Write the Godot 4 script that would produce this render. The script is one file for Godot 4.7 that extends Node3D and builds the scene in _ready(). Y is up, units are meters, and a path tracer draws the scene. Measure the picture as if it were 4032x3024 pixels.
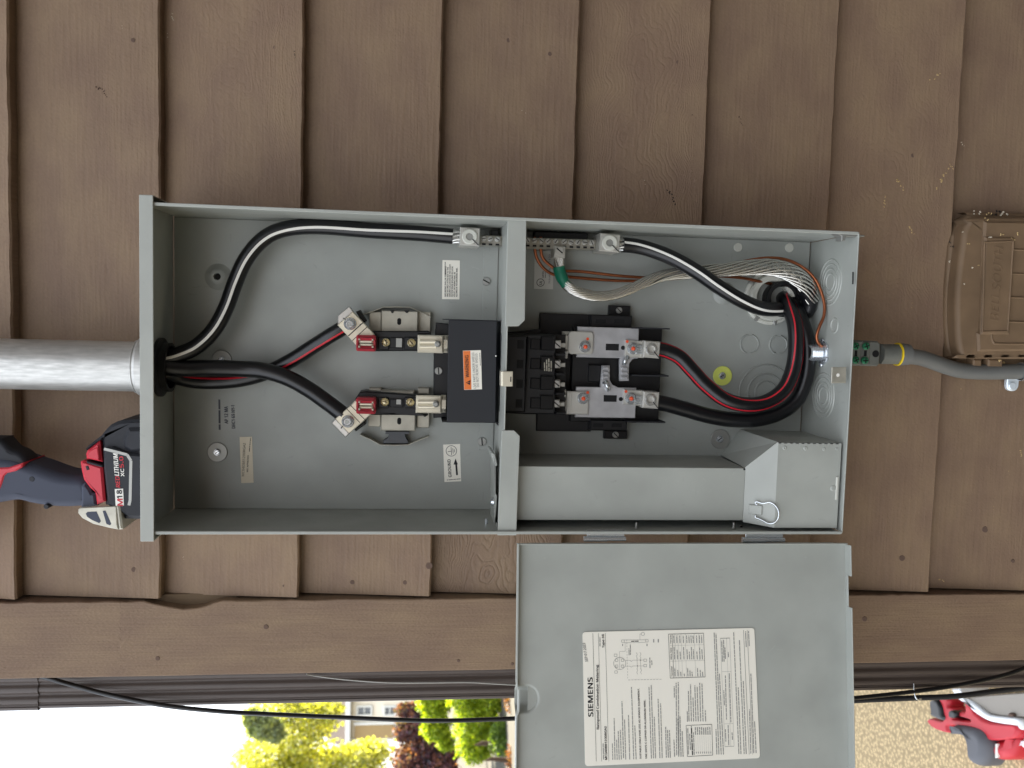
extends Node3D

# ---------------------------------------------------------------- measuring frame
# Metres, y up. The wall face is the plane z = 0, the ground y = 0.
const EYE := Vector3(0.0682, 1.5237, 1.148)
const LENS := 3376.5            # focal length in pixels of the 4032 x 3024 photograph
var view := Basis(Vector3(0.02803, -0.99335, 0.11167), Vector3(0.9969, 0.01957, -0.07615), Vector3(0.07346, 0.11346, 0.99082))
var fx := 0.0                    # where the measuring window starts, its scale, and the plane it is laid on
var fy := 0.0
var fk := 1.0
var fxf := Transform3D.IDENTITY
var rng := RandomNumberGenerator.new()
var names := {}
var M := {}
var font_plain: SystemFont
var font_bold: SystemFont      # printed several times over, a hair apart
var font_slant: SystemFont     # the same, leaning

func frame(x0: float, y0: float, width := 2212.0, xf := Transform3D.IDENTITY) -> void:
	fx = x0; fy = y0; fk = width / 2212.0; fxf = xf

# a measured picture point as a place on the plane z (in the frame's own axes)
func P(x: float, y: float, z: float) -> Vector3:
	var d := view * Vector3((fx + fk * x - 2016.0) / LENS, -(fy + fk * y - 1512.0) / LENS, -1.0)
	var inv := fxf.affine_inverse()
	var o := inv * EYE
	d = inv.basis * d
	return o + d * ((z - o.z) / d.z)

func unit(x: float, y: float, z: float) -> float:
	return (P(x + 10.0, y, z) - P(x - 10.0, y, z)).length() / 20.0

# ---------------------------------------------------------------- mesh builder
class MB:
	var v := PackedVector3Array()
	var n := PackedVector3Array()
	var t := PackedVector2Array()

	func tri(a: Vector3, b: Vector3, c: Vector3, na: Vector3, nb: Vector3, nc: Vector3, ua := Vector2.ZERO, ub := Vector2.ZERO, uc := Vector2.ZERO) -> void:
		if (c - a).cross(b - a).dot(na + nb + nc) < 0.0:
			v.append_array([a, c, b]); n.append_array([na, nc, nb]); t.append_array([ua, uc, ub])
		else:
			v.append_array([a, b, c]); n.append_array([na, nb, nc]); t.append_array([ua, ub, uc])

	func flat(a: Vector3, b: Vector3, c: Vector3, out: Vector3) -> void:
		var m := (b - a).cross(c - a)
		if m.length_squared() < 1e-24:
			return
		m = m.normalized()
		if m.dot(out) < 0.0:
			m = -m
		tri(a, b, c, m, m, m, Vector2(a.x, a.y), Vector2(b.x, b.y), Vector2(c.x, c.y))

	func quad(a: Vector3, b: Vector3, c: Vector3, d: Vector3, out: Vector3) -> void:
		flat(a, b, c, out); flat(a, c, d, out)

	func box(c: Vector3, s: Vector3, bev := 0.0, basis := Basis.IDENTITY) -> void:
		var h := s * 0.5
		bev = minf(bev, minf(h.x, minf(h.y, h.z)) * 0.95)
		for ax in 3:
			var b := (ax + 1) % 3
			var e := (ax + 2) % 3
			for sg in [-1.0, 1.0]:
				var q := []
				for w in [[-1, -1], [1, -1], [1, 1], [-1, 1]]:
					var p := Vector3.ZERO
					p[ax] = sg * h[ax]; p[b] = w[0] * (h[b] - bev); p[e] = w[1] * (h[e] - bev)
					q.append(c + basis * p)
				var o := Vector3.ZERO
				o[ax] = sg
				quad(q[0], q[1], q[2], q[3], basis * o)
		if bev <= 0.0:
			return
		for ax in 3:                      # edges along ax
			var b := (ax + 1) % 3
			var e := (ax + 2) % 3
			for s1 in [-1.0, 1.0]:
				for s2 in [-1.0, 1.0]:
					var q := []
					for w in [[-1.0, 0], [1.0, 0], [1.0, 1], [-1.0, 1]]:
						var p := Vector3.ZERO
						p[ax] = w[0] * (h[ax] - bev)
						p[b] = s1 * (h[b] - (bev if w[1] == 1 else 0.0)); p[e] = s2 * (h[e] - (0.0 if w[1] == 1 else bev))
						q.append(c + basis * p)
					var o := Vector3.ZERO
					o[b] = s1; o[e] = s2
					quad(q[0], q[1], q[2], q[3], basis * o)
		for sx in [-1.0, 1.0]:
			for sy in [-1.0, 1.0]:
				for sz in [-1.0, 1.0]:
					var sv := Vector3(sx, sy, sz)
					var p := sv * (h - Vector3.ONE * bev)
					flat(c + basis * (p + Vector3(sx * bev, 0, 0)), c + basis * (p + Vector3(0, sy * bev, 0)), c + basis * (p + Vector3(0, 0, sz * bev)), basis * sv)

	# outline in the local xy plane, from z0 (back) to z1 (front), its front edge chamfered
	func prism(pts: PackedVector2Array, z0: float, z1: float, bev: float, xf: Transform3D, back := true) -> void:
		var area := 0.0
		for i in pts.size():
			area += pts[i].cross(pts[(i + 1) % pts.size()])
		if area < 0.0:
			pts.reverse()
		var idx := Geometry2D.triangulate_polygon(pts)
		var k := pts.size()
		var inner := PackedVector2Array()
		for i in k:
			var e1 := (pts[i] - pts[(i + k - 1) % k]).normalized()
			var e2 := (pts[(i + 1) % k] - pts[i]).normalized()
			var m := (Vector2(-e1.y, e1.x) + Vector2(-e2.y, e2.x)).normalized()
			var cs := maxf(0.4, m.dot(Vector2(-e1.y, e1.x)))
			inner.append(pts[i] + m * (bev / cs))
		var fr := func(p: Vector2, z: float) -> Vector3: return xf * Vector3(p.x, p.y, z)
		var nz := xf.basis * Vector3(0, 0, 1)
		for i in range(0, idx.size(), 3):
			flat(fr.call(inner[idx[i]], z1), fr.call(inner[idx[i + 1]], z1), fr.call(inner[idx[i + 2]], z1), nz)
			if back:
				flat(fr.call(pts[idx[i]], z0), fr.call(pts[idx[i + 1]], z0), fr.call(pts[idx[i + 2]], z0), -nz)
		for i in k:
			var j := (i + 1) % k
			var e := pts[j] - pts[i]
			var o := xf.basis * Vector3(e.y, -e.x, 0)
			quad(fr.call(pts[i], z0), fr.call(pts[j], z0), fr.call(pts[j], z1 - bev), fr.call(pts[i], z1 - bev), o)
			if bev > 0.0:
				quad(fr.call(pts[i], z1 - bev), fr.call(pts[j], z1 - bev), fr.call(inner[j], z1), fr.call(inner[i], z1), o.normalized() + nz)

	# a solid with a smooth closed outline whose front edge is rounded over a width r
	func soft(raw: PackedVector2Array, z0: float, z1: float, r: float, xf: Transform3D, per := 4, deep := -1.0) -> void:
		var area := 0.0
		for i in raw.size():
			area += raw[i].cross(raw[(i + 1) % raw.size()])
		if area < 0.0:
			raw.reverse()
		var pts := PackedVector2Array()
		var m := raw.size()
		for i in m:
			for k in per:
				pts.append(raw[i].cubic_interpolate(raw[(i + 1) % m], raw[(i + m - 1) % m], raw[(i + 2) % m], float(k) / per))
		var n2 := pts.size()
		var out := PackedVector2Array()
		for i in n2:
			var e := (pts[(i + 1) % n2] - pts[(i + n2 - 1) % n2]).normalized()
			out.append(Vector2(e.y, -e.x))
		for pass_ in 3:
			var sm := PackedVector2Array()
			for i in n2:
				sm.append((out[i] * 2.0 + out[(i + 1) % n2] + out[(i + n2 - 1) % n2]).normalized())
			out = sm
		var dz := r if deep < 0.0 else deep
		var rows := []
		var steps := 6
		for s in steps + 2:
			var row := []
			var a := 0.0 if s == 0 else PI / 2 * (s - 1) / steps
			for i in n2:
				var p := pts[i] - out[i] * (r * (1.0 - cos(a)))
				var z := z0 if s == 0 else z1 - dz * (1.0 - sin(a))
				row.append([xf * Vector3(p.x, p.y, z), (xf.basis * Vector3(out[i].x * cos(a), out[i].y * cos(a), sin(a))).normalized(), p])
			rows.append(row)
		for s in steps + 1:
			for i in n2:
				var j := (i + 1) % n2
				var p = rows[s][i]; var q = rows[s][j]; var u = rows[s + 1][j]; var w = rows[s + 1][i]
				tri(p[0], q[0], u[0], p[1], q[1], u[1]); tri(p[0], u[0], w[0], p[1], u[1], w[1])
		var top := PackedVector2Array()
		for i in n2:
			top.append(rows[steps + 1][i][2])
		var idx := Geometry2D.triangulate_polygon(top)
		if idx.is_empty():
			idx = Geometry2D.triangulate_polygon(pts)
		var nz := xf.basis * Vector3(0, 0, 1)
		for i in range(0, idx.size(), 3):
			tri(rows[steps + 1][idx[i]][0], rows[steps + 1][idx[i + 1]][0], rows[steps + 1][idx[i + 2]][0], nz, nz, nz)

	# profile of (radius, height) pairs turned round the local z axis
	func lathe(prof: Array, xf: Transform3D, sides := 20, a0 := 0.0, a1 := TAU) -> void:
		for i in prof.size() - 1:
			var p: Vector2 = prof[i]
			var q: Vector2 = prof[i + 1]
			var e := q - p
			if e.length() < 1e-9:
				continue
			var m := Vector2(e.y, -e.x).normalized()
			for s in sides:
				var a := a0 + (a1 - a0) * s / sides
				var b := a0 + (a1 - a0) * (s + 1) / sides
				var ca := Vector3(cos(a), sin(a), 0)
				var cb := Vector3(cos(b), sin(b), 0)
				var na := (xf.basis * (ca * m.x + Vector3(0, 0, m.y))).normalized()
				var nb := (xf.basis * (cb * m.x + Vector3(0, 0, m.y))).normalized()
				var p1 := xf * (ca * p.x + Vector3(0, 0, p.y))
				var p2 := xf * (cb * p.x + Vector3(0, 0, p.y))
				var q1 := xf * (ca * q.x + Vector3(0, 0, q.y))
				var q2 := xf * (cb * q.x + Vector3(0, 0, q.y))
				if p.x > 1e-7:
					tri(p1, p2, q2, na, nb, nb, Vector2(float(s) / sides, p.y), Vector2(float(s + 1) / sides, p.y), Vector2(float(s + 1) / sides, q.y))
				if q.x > 1e-7:
					tri(p1, q2, q1, na, nb, na, Vector2(float(s) / sides, p.y), Vector2(float(s + 1) / sides, q.y), Vector2(float(s) / sides, q.y))

	func tube(path: PackedVector3Array, radii: Array, sides := 12, caps := true) -> void:
		var k := path.size()
		var ring := []
		var side := Vector3.ZERO
		for i in k:
			var tg := (path[mini(i + 1, k - 1)] - path[maxi(i - 1, 0)]).normalized()
			if i == 0:
				side = tg.cross(Vector3(0, 0, 1))
				if side.length() < 0.1:
					side = tg.cross(Vector3(0, 1, 0))
			side = (side - tg * side.dot(tg)).normalized()
			var up := side.cross(tg)
			var r: float = radii[mini(i, radii.size() - 1)]
			var row := []
			for s in sides:
				var a := TAU * s / sides
				var d := side * cos(a) + up * sin(a)
				row.append([path[i] + d * r, d])
			ring.append(row)
		for i in k - 1:
			for s in sides:
				var s2 := (s + 1) % sides
				var a = ring[i][s]; var b = ring[i][s2]; var c = ring[i + 1][s2]; var d = ring[i + 1][s]
				tri(a[0], b[0], c[0], a[1], b[1], c[1]); tri(a[0], c[0], d[0], a[1], c[1], d[1])
		if caps:
			for e in [0, k - 1]:
				var o := (path[0] - path[1]) if e == 0 else (path[k - 1] - path[k - 2])
				for s in sides:
					flat(path[e], ring[e][s][0], ring[e][(s + 1) % sides][0], o)

	# a narrow stripe lying on a tube, at an angle from the side that faces +z
	func stripe(path: PackedVector3Array, r: float, angles: Array, half: float) -> void:
		var k := path.size()
		var rows := []
		for i in k:
			var tg := (path[mini(i + 1, k - 1)] - path[maxi(i - 1, 0)]).normalized()
			var side := tg.cross(Vector3(0, 0, 1)).normalized()
			var up := side.cross(tg)
			var at: float = lerpf(angles[0], angles[angles.size() - 1], float(i) / (k - 1))
			if angles.size() > 2:
				var w := float(i) / (k - 1) * (angles.size() - 1)
				var j := mini(int(w), angles.size() - 2)
				at = lerpf(angles[j], angles[j + 1], w - j)
			var row := []
			for s in 5:
				var a := at + half * (s - 2) / 2.0
				var d := up * cos(a) + side * sin(a)
				row.append([path[i] + d * (r + (0.00035 if s % 4 else 0.00005)), d])
			rows.append(row)
		for i in k - 1:
			for s in 4:
				var a = rows[i][s]; var b = rows[i][s + 1]; var c = rows[i + 1][s + 1]; var d = rows[i + 1][s]
				tri(a[0], b[0], c[0], a[1], b[1], c[1]); tri(a[0], c[0], d[0], a[1], c[1], d[1])

	func centre() -> Vector3:
		var bb := AABB(v[0], Vector3.ZERO)
		for p in v:
			bb = bb.expand(p)
		return bb.get_center()

	func arrays(off: Vector3) -> Array:
		var a := []
		a.resize(Mesh.ARRAY_MAX)
		var w := v.duplicate()
		for i in w.size():
			w[i] -= off
		a[Mesh.ARRAY_VERTEX] = w; a[Mesh.ARRAY_NORMAL] = n; a[Mesh.ARRAY_TEX_UV] = t
		return a

func numbered(called: String) -> String:
	names[called] = names.get(called, -1) + 1
	return called if names[called] == 0 else "%s_%03d" % [called, names[called]]

func tag(o: Node3D, label: String, category: String, group := "") -> Node3D:
	o.set_meta("label", label); o.set_meta("category", category)
	if group: o.set_meta("group", group)
	return o

func thing(called: String, label: String, category: String, at: Vector3, group := "") -> Node3D:
	var o := Node3D.new(); o.name = numbered(called); o.position = at
	add_child(o, true)
	return tag(o, label, category, group)

# commits one named mesh under its parent; more pairs of builder and material become more surfaces
func put(called: String, mb: MB, m: Material, parent: Node3D = self, label := "", more := []) -> MeshInstance3D:
	var o := MeshInstance3D.new()
	o.name = numbered(called) if parent == self else called
	var c := mb.centre()
	var am := ArrayMesh.new()
	am.add_surface_from_arrays(Mesh.PRIMITIVE_TRIANGLES, mb.arrays(c))
	am.surface_set_material(0, m)
	for i in range(0, more.size(), 2):
		var extra: MB = more[i]
		if extra.v.is_empty():
			continue
		am.add_surface_from_arrays(Mesh.PRIMITIVE_TRIANGLES, extra.arrays(c))
		am.surface_set_material(am.get_surface_count() - 1, more[i + 1])
	o.mesh = am
	parent.add_child(o, true)
	o.global_position = c
	if label: o.set_meta("label", label)
	return o

func structure(o: Node3D) -> Node3D:
	o.set_meta("kind", "structure")
	return o

# ---------------------------------------------------------------- shapes measured in the current frame
func poly(mb: MB, pts: Array, z0: float, z1: float, bev := 0.0004) -> void:
	var a := PackedVector2Array()
	for i in range(0, pts.size(), 2):
		var p := P(pts[i], pts[i + 1], z1)
		a.append(Vector2(p.x, p.y))
	mb.prism(a, z0, z1, bev, fxf)

func soft(mb: MB, pts: Array, z0: float, z1: float, r: float, deep := -1.0, per := 4) -> void:
	var a := PackedVector2Array()
	for i in range(0, pts.size(), 2):
		var p := P(pts[i], pts[i + 1], z1)
		a.append(Vector2(p.x, p.y))
	mb.soft(a, z0, z1, r, fxf, per, deep)

func rect(mb: MB, x0: float, y0: float, x1: float, y1: float, z0: float, z1: float, bev := 0.0004, turn := 0.0, round_px := 0.0) -> void:
	var c := P((x0 + x1) / 2, (y0 + y1) / 2, z1)
	var u := unit((x0 + x1) / 2, (y0 + y1) / 2, z1)
	var h := Vector2(absf(y1 - y0), absf(x1 - x0)) * u / 2      # picture y runs along -x, picture x along -y
	var a := PackedVector2Array()
	var r := round_px * u
	for s in [[1, 1, 0.0], [-1, 1, PI / 2], [-1, -1, PI], [1, -1, -PI / 2]]:
		if r > 0.0:
			for k in 5:
				var g: float = s[2] + PI / 8 * k
				a.append(Vector2(s[0] * (h.x - r), s[1] * (h.y - r)) + Vector2(cos(g), sin(g)) * r)
		else:
			a.append(Vector2(s[0] * h.x, s[1] * h.y))
	mb.prism(a, z0, z1, bev, fxf * Transform3D(Basis(Vector3(0, 0, 1), turn), Vector3(c.x, c.y, 0)))

func at_z(x: float, y: float, z: float, turn := 0.0) -> Transform3D:
	return fxf * Transform3D(Basis(Vector3(0, 0, 1), turn), P(x, y, z))

func cyl(mb: MB, x: float, y: float, r: float, z0: float, z1: float, bev := 0.0004, sides := 20, hole := 0.0) -> void:
	var u := unit(x, y, z1)
	var R := r * u
	var prof := [Vector2(R, z0 - z1), Vector2(R, -bev), Vector2(R - bev, 0), Vector2(hole * u, 0)]
	if hole > 0.0:
		prof.append(Vector2(hole * u, z0 - z1))
	mb.lathe(prof, at_z(x, y, z1), sides)

func ring(mb: MB, x: float, y: float, r: float, wide: float, z0: float, z1: float, a0 := 0.0, a1 := TAU, sides := 32) -> void:
	var u := unit(x, y, z1)
	var h := (z1 - z0)
	mb.lathe([Vector2(r * u, -h), Vector2((r - wide * 0.25) * u, -h * 0.2), Vector2((r - wide * 0.5) * u, 0), Vector2((r - wide * 0.75) * u, -h * 0.2), Vector2((r - wide) * u, -h)], at_z(x, y, z1), sides, a0, a1)

func path(pts: Array, per := 10) -> PackedVector3Array:
	var a := []
	for i in range(0, pts.size(), 3):
		a.append(fxf * P(pts[i], pts[i + 1], pts[i + 2]))
	return smooth(a, per)

func smooth(a: Array, per := 10) -> PackedVector3Array:
	var out := PackedVector3Array()
	for i in a.size() - 1:
		var p0: Vector3 = a[maxi(i - 1, 0)]
		var p1: Vector3 = a[i]
		var p2: Vector3 = a[i + 1]
		var p3: Vector3 = a[mini(i + 2, a.size() - 1)]
		for k in per:
			out.append(p1.cubic_interpolate(p2, p0, p3, float(k) / per))
	out.append(a[a.size() - 1])
	return out

func slot_screw(parent: Node3D, called: String, x: float, y: float, r: float, z0: float, z1: float, m: Material, turn: float, label := "") -> void:
	var mb := MB.new()
	cyl(mb, x, y, r, z0, z1, 0.0006, 20)
	var dark := MB.new()
	var u := unit(x, y, z1)
	dark.box(at_z(x, y, z1).origin, Vector3(r * 1.75 * u, r * 0.28 * u, 0.0005), 0.0, Basis(Vector3(0, 0, 1), turn))
	put(called, mb, m, parent, label, [dark, M.shadow_gap])

func hexagon(mb: MB, x: float, y: float, r: float, z0: float, z1: float, bev := 0.0006, turn := 0.3) -> void:
	var a := PackedVector2Array()
	var u := unit(x, y, z1)
	for i in 6:
		a.append(Vector2(cos(turn + i * PI / 3), sin(turn + i * PI / 3)) * r * u)
	var p := P(x, y, z1)
	mb.prism(a, z0, z1, bev, fxf * Transform3D(Basis.IDENTITY, Vector3(p.x, p.y, 0)))

# lettering whose baseline runs from picture point a to b; the letters stand to the left of it
func lettering(mb: MB, words: String, ax: float, ay: float, bx: float, by: float, tall: float, z: float, font: Font, stretch := true) -> void:
	var tm := TextMesh.new()
	tm.text = words; tm.font = font; tm.font_size = 32; tm.pixel_size = 0.01; tm.depth = 0.0; tm.curve_step = 4.0
	tm.horizontal_alignment = HORIZONTAL_ALIGNMENT_LEFT
	var arr := tm.get_mesh_arrays()
	if arr.is_empty() or arr[Mesh.ARRAY_VERTEX] == null or arr[Mesh.ARRAY_VERTEX].is_empty():
		return
	var vs: PackedVector3Array = arr[Mesh.ARRAY_VERTEX]
	var id = arr[Mesh.ARRAY_INDEX]
	var lo := vs[0]; var hi := vs[0]
	for q in vs:
		lo = lo.min(q); hi = hi.max(q)
	var cap := TextMesh.new()
	cap.text = "H"; cap.font = font; cap.font_size = 32; cap.pixel_size = 0.01; cap.depth = 0.0
	var cv: PackedVector3Array = cap.get_mesh_arrays()[Mesh.ARRAY_VERTEX]
	var cl := cv[0].y; var ch := cv[0].y
	for q in cv:
		cl = minf(cl, q.y); ch = maxf(ch, q.y)
	var a := P(ax, ay, z)
	var b := P(bx, by, z)
	var dx := (b - a).normalized()
	var dy := Vector3(-dx.y, dx.x, 0)
	var sy := tall * unit(ax, ay, z) / (ch - cl)
	var sx := (b - a).length() / (hi.x - lo.x) if stretch else sy
	var nz := fxf.basis * Vector3(0, 0, 1)
	var order := []
	if id != null and id.size():
		order = Array(id)
	else:
		order = range(vs.size())
	var heavy := font != font_plain
	var lean := 0.22 * sy if font == font_slant else 0.0
	var t := 0.04 * (ch - cl) * sy
	for hop in ([[-1, -0.6, 0.0], [1, 0.6, 1.0], [-1, 0.6, 2.0], [1, -0.6, 3.0]] if heavy else [[0, 0, 0.0]]):
		for i in range(0, order.size(), 3):
			var q := []
			for j in 3:
				var w: Vector3 = vs[order[i + j]]
				q.append(fxf * (a + dx * ((w.x - lo.x) * sx + (w.y - cl) * lean + hop[0] * t) + dy * ((w.y - cl) * sy + hop[1] * t) + Vector3(0, 0, hop[2] * 0.00001)))
			mb.flat(q[0], q[1], q[2], nz)

# a thin printed line between two picture points
func line(mb: MB, ax: float, ay: float, bx: float, by: float, wide: float, z: float) -> void:
	var a := P(ax, ay, z)
	var b := P(bx, by, z)
	var s := (b - a).normalized().cross(Vector3(0, 0, 1)) * wide * unit(ax, ay, z) / 2
	var nz := fxf.basis * Vector3(0, 0, 1)
	mb.quad(fxf * (a + s), fxf * (b + s), fxf * (b - s), fxf * (a - s), nz)

# a line of print too small to read: word-long dashes
func dashes(mb: MB, ax: float, ay: float, bx: float, by: float, wide: float, z: float) -> void:
	var a := Vector2(ax, ay)
	var b := Vector2(bx, by)
	var l := a.distance_to(b)
	var d := (b - a) / l
	var s := 0.0
	while s < l:
		var w := minf(rng.randf_range(3.0, 11.0) * wide * 0.55, l - s)
		var p := a + d * s
		var q := a + d * (s + w)
		line(mb, p.x, p.y, q.x, q.y, wide * 0.8, z)
		s += w + wide * 0.45

func arc(mb: MB, x: float, y: float, r: float, wide: float, z: float, sx := 1.0) -> void:
	for i in 28:
		var a := TAU * i / 28
		var b := TAU * (i + 1) / 28
		line(mb, x + cos(a) * r * sx, y + sin(a) * r, x + cos(b) * r * sx, y + sin(b) * r, wide, z)

# ---------------------------------------------------------------- materials
func mat(hex: String, rough := 0.6, metal := 0.0, spec := 0.5) -> StandardMaterial3D:
	var m := StandardMaterial3D.new()
	m.albedo_color = Color(hex); m.roughness = rough; m.metallic = metal; m.metallic_specular = spec
	return m

func noise_image(size: int, freq: float, octaves: int, lo: float, hi: float, sd: int, stretch := 1.0) -> Image:
	var fn := FastNoiseLite.new()
	fn.seed = sd; fn.noise_type = FastNoiseLite.TYPE_SIMPLEX_SMOOTH; fn.frequency = freq; fn.fractal_octaves = octaves
	var im := Image.create(size, size, false, Image.FORMAT_RGB8)
	for y in size:
		for x in size:
			# blended with its own shifted copies so that the edges meet
			var fxx := float(x) / size
			var fyy := float(y) / size
			var a := fn.get_noise_2d(x / stretch, y)
			var b := fn.get_noise_2d((x - size) / stretch, y)
			var c := fn.get_noise_2d(x / stretch, y - size)
			var d := fn.get_noise_2d((x - size) / stretch, y - size)
			var g := lerpf(lerpf(a, b, fxx), lerpf(c, d, fxx), fyy)
			var s := clampf(lerpf(lo, hi, 0.5 + 0.75 * g), 0.0, 1.0)
			im.set_pixel(x, y, Color(s, s, s))
	return im

func tri_tex(m: StandardMaterial3D, tex: Texture2D, scale: float, world := true) -> void:
	m.albedo_texture = tex
	m.uv1_triplanar = true; m.uv1_world_triplanar = world
	m.uv1_scale = Vector3.ONE * scale

func make_materials() -> void:
	var grain := ImageTexture.create_from_image(noise_image(256, 0.012, 3, 0.93, 1.0, 3))
	var mottle := ImageTexture.create_from_image(noise_image(256, 0.02, 5, 0.78, 1.0, 8))
	var streak := ImageTexture.create_from_image(noise_image(256, 0.03, 5, 0.74, 1.0, 14, 0.12))
	var scuff_im := noise_image(256, 0.014, 4, 0.90, 1.0, 3)
	for k in 130:                       # rubbed specks, dust and short scratches
		var a := Vector2(rng.randf() * 255.0, rng.randf() * 255.0)
		var d := Vector2.from_angle(rng.randf() * TAU)
		var s := rng.randf_range(-0.05, 0.035)
		for j in rng.randi_range(1, 9):
			var w := a + d * j
			var q := Vector2i(posmod(int(w.x), 256), posmod(int(w.y), 256))
			var c := scuff_im.get_pixelv(q).r + s
			scuff_im.set_pixelv(q, Color(c, c, c))
	var scuffed := ImageTexture.create_from_image(scuff_im)
	var wear := ImageTexture.create_from_image(noise_image(256, 0.02, 5, 0.50, 0.95, 21))
	M.paint = mat("a6a9a2", 0.38)                       # grey enamel of the enclosure
	tri_tex(M.paint, scuffed, 3.0); M.paint.roughness_texture = wear; M.paint.roughness = 0.6
	M.paint_pale = mat("c2c2b8", 0.45)
	M.inside_paint = mat("9c9f99", 0.42); tri_tex(M.inside_paint, scuffed, 3.0); M.inside_paint.roughness_texture = wear; M.inside_paint.roughness = 0.62  # same enamel, a tone darker on the back plate
	M.black = mat("0b0c0f", 0.42)
	M.black_gloss = mat("0a0b0e", 0.3)
	M.black_matt = mat("16181d", 0.6)
	M.cable = mat("0c0d10", 0.32)
	M.stripe_white = mat("e4e2da", 0.5)
	M.stripe_red = mat("b81526", 0.45)
	M.shadow_gap = mat("0c0c0d", 0.9)  # dark inlays painting the shade inside slots, holes and gaps
	M.aluminium = mat("dadad6", 0.3, 0.85); tri_tex(M.aluminium, grain, 6.0)
	M.tin = mat("ebe4cf", 0.28, 0.5); tri_tex(M.tin, grain, 8.0)
	M.tin_dull = mat("c6c2b3", 0.42, 0.5); tri_tex(M.tin_dull, mottle, 6.0)
	M.zinc = mat("d3d8dc", 0.25, 0.85)
	M.zinc_dull = mat("9d9d98", 0.5, 0.7)
	M.bus = mat("d0d0d2", 0.36, 0.5); tri_tex(M.bus, mottle, 5.0)
	M.lug = mat("c4c2ba", 0.42, 0.5); tri_tex(M.lug, grain, 8.0)
	M.brass = mat("d8cfae", 0.25, 1.0)
	M.copper = mat("b06a48", 0.34, 0.9); tri_tex(M.copper, mottle, 12.0)
	M.copper_dark = mat("7c4636", 0.4, 0.85)
	M.red_plastic = mat("9b2a34", 0.35)
	M.orange = mat("e0522c", 0.6)
	M.green_tape = mat("0c6a50", 0.5)
	M.paper = mat("e4e0d3", 0.6)
	M.paper_tan = mat("d2c8b2", 0.7)
	M.paper_grey = mat("bcbbb5", 0.65)
	M.ink = mat("141417", 0.7)
	M.ink_grey = mat("8b8b86", 0.7)
	M.ink_faint = mat("4c4f56", 0.7)
	M.warning_orange = mat("d9712f", 0.6)
	M.pipe = mat("d6d6d2", 0.42, 0.55)
	M.pipe.albedo_texture = streak
	M.pipe.uv1_triplanar = true; M.pipe.uv1_world_triplanar = true; M.pipe.uv1_scale = Vector3(4, 4, 4)
	M.lime_zinc = mat("dfe873", 0.4, 0.1)
	M.grey_plastic = mat("74766f", 0.6); tri_tex(M.grey_plastic, mottle, 7.0)
	M.pvc = mat("6d6e6b", 0.55); tri_tex(M.pvc, grain, 10.0)
	M.green_screw = mat("2d7a56", 0.4, 0.3)
	M.yellow = mat("e8c81e", 0.5)
	M.box_brown = mat("826a50", 0.65); tri_tex(M.box_brown, mottle, 3.5)
	M.downspout = mat("4a403b", 0.45); tri_tex(M.downspout, grain, 9.0)
	M.clear_plastic = mat("dfe8ee", 0.12, 0.3)
	M.drill_grey = mat("3c4150", 0.7)
	M.drill_black = mat("20232b", 0.65); tri_tex(M.drill_black, mottle, 6.0)
	M.drill_red = mat("c4303f", 0.45)
	M.tool_red = mat("b81f2d", 0.5)
	M.tool_grey = mat("55565b", 0.6)
	M.tool_white = mat("dfe3e6", 0.4)
	M.tool_plate = mat("8b857c", 0.55, 0.3)
	M.debris = mat("c2a877", 0.9)
	M.debris_white = mat("d6cdb9", 0.9)
	M.debris_dark = mat("2a211d", 0.95)
	M.nail = mat("5d4a3f", 0.85)
	M.concrete = mat("ead6ae", 0.95)
	var pebble := FastNoiseLite.new()
	pebble.seed = 5; pebble.noise_type = FastNoiseLite.TYPE_CELLULAR; pebble.frequency = 0.045
	pebble.cellular_return_type = FastNoiseLite.RETURN_DISTANCE
	var pi_ := Image.create(512, 512, false, Image.FORMAT_RGB8)
	for y in 512:
		for x in 512:
			var s := clampf(1.1 - 0.85 * (pebble.get_noise_2d(x, y) + 1.0), 0.66, 1.0)
			pi_.set_pixel(x, y, Color(s, s * 0.97, s * 0.92))
	M.concrete.albedo_texture = ImageTexture.create_from_image(pi_)
	M.concrete.uv1_triplanar = true; M.concrete.uv1_world_triplanar = true; M.concrete.uv1_scale = Vector3.ONE * 3.4
	M.earth = mat("6f6a44", 0.95); tri_tex(M.earth, mottle, 0.3)
	M.stucco = mat("e8decb", 0.9)
	M.trim_white = mat("dcdcd6", 0.7)
	M.pane = mat("3a4348", 0.08, 0.0, 0.8)
	M.roof = mat("6e6258", 0.9)
	M.tan_siding = mat("a58c62", 0.9)
	M.blocking_wall_brown = mat("756a61", 0.8)
	M.splinter = mat("66543f", 0.85)
	M.lawn = mat("3d3b31", 0.95); tri_tex(M.lawn, mottle, 0.8)
	M.strand = mat("d6d4cd", 0.22, 0.95)
	M.clip_grey = mat("45474a", 0.5)
	M.bar_metal = mat("b4b0a4", 0.36, 0.7); tri_tex(M.bar_metal, mottle, 9.0)
	M.bark = mat("4a3a2c", 0.95)

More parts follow.
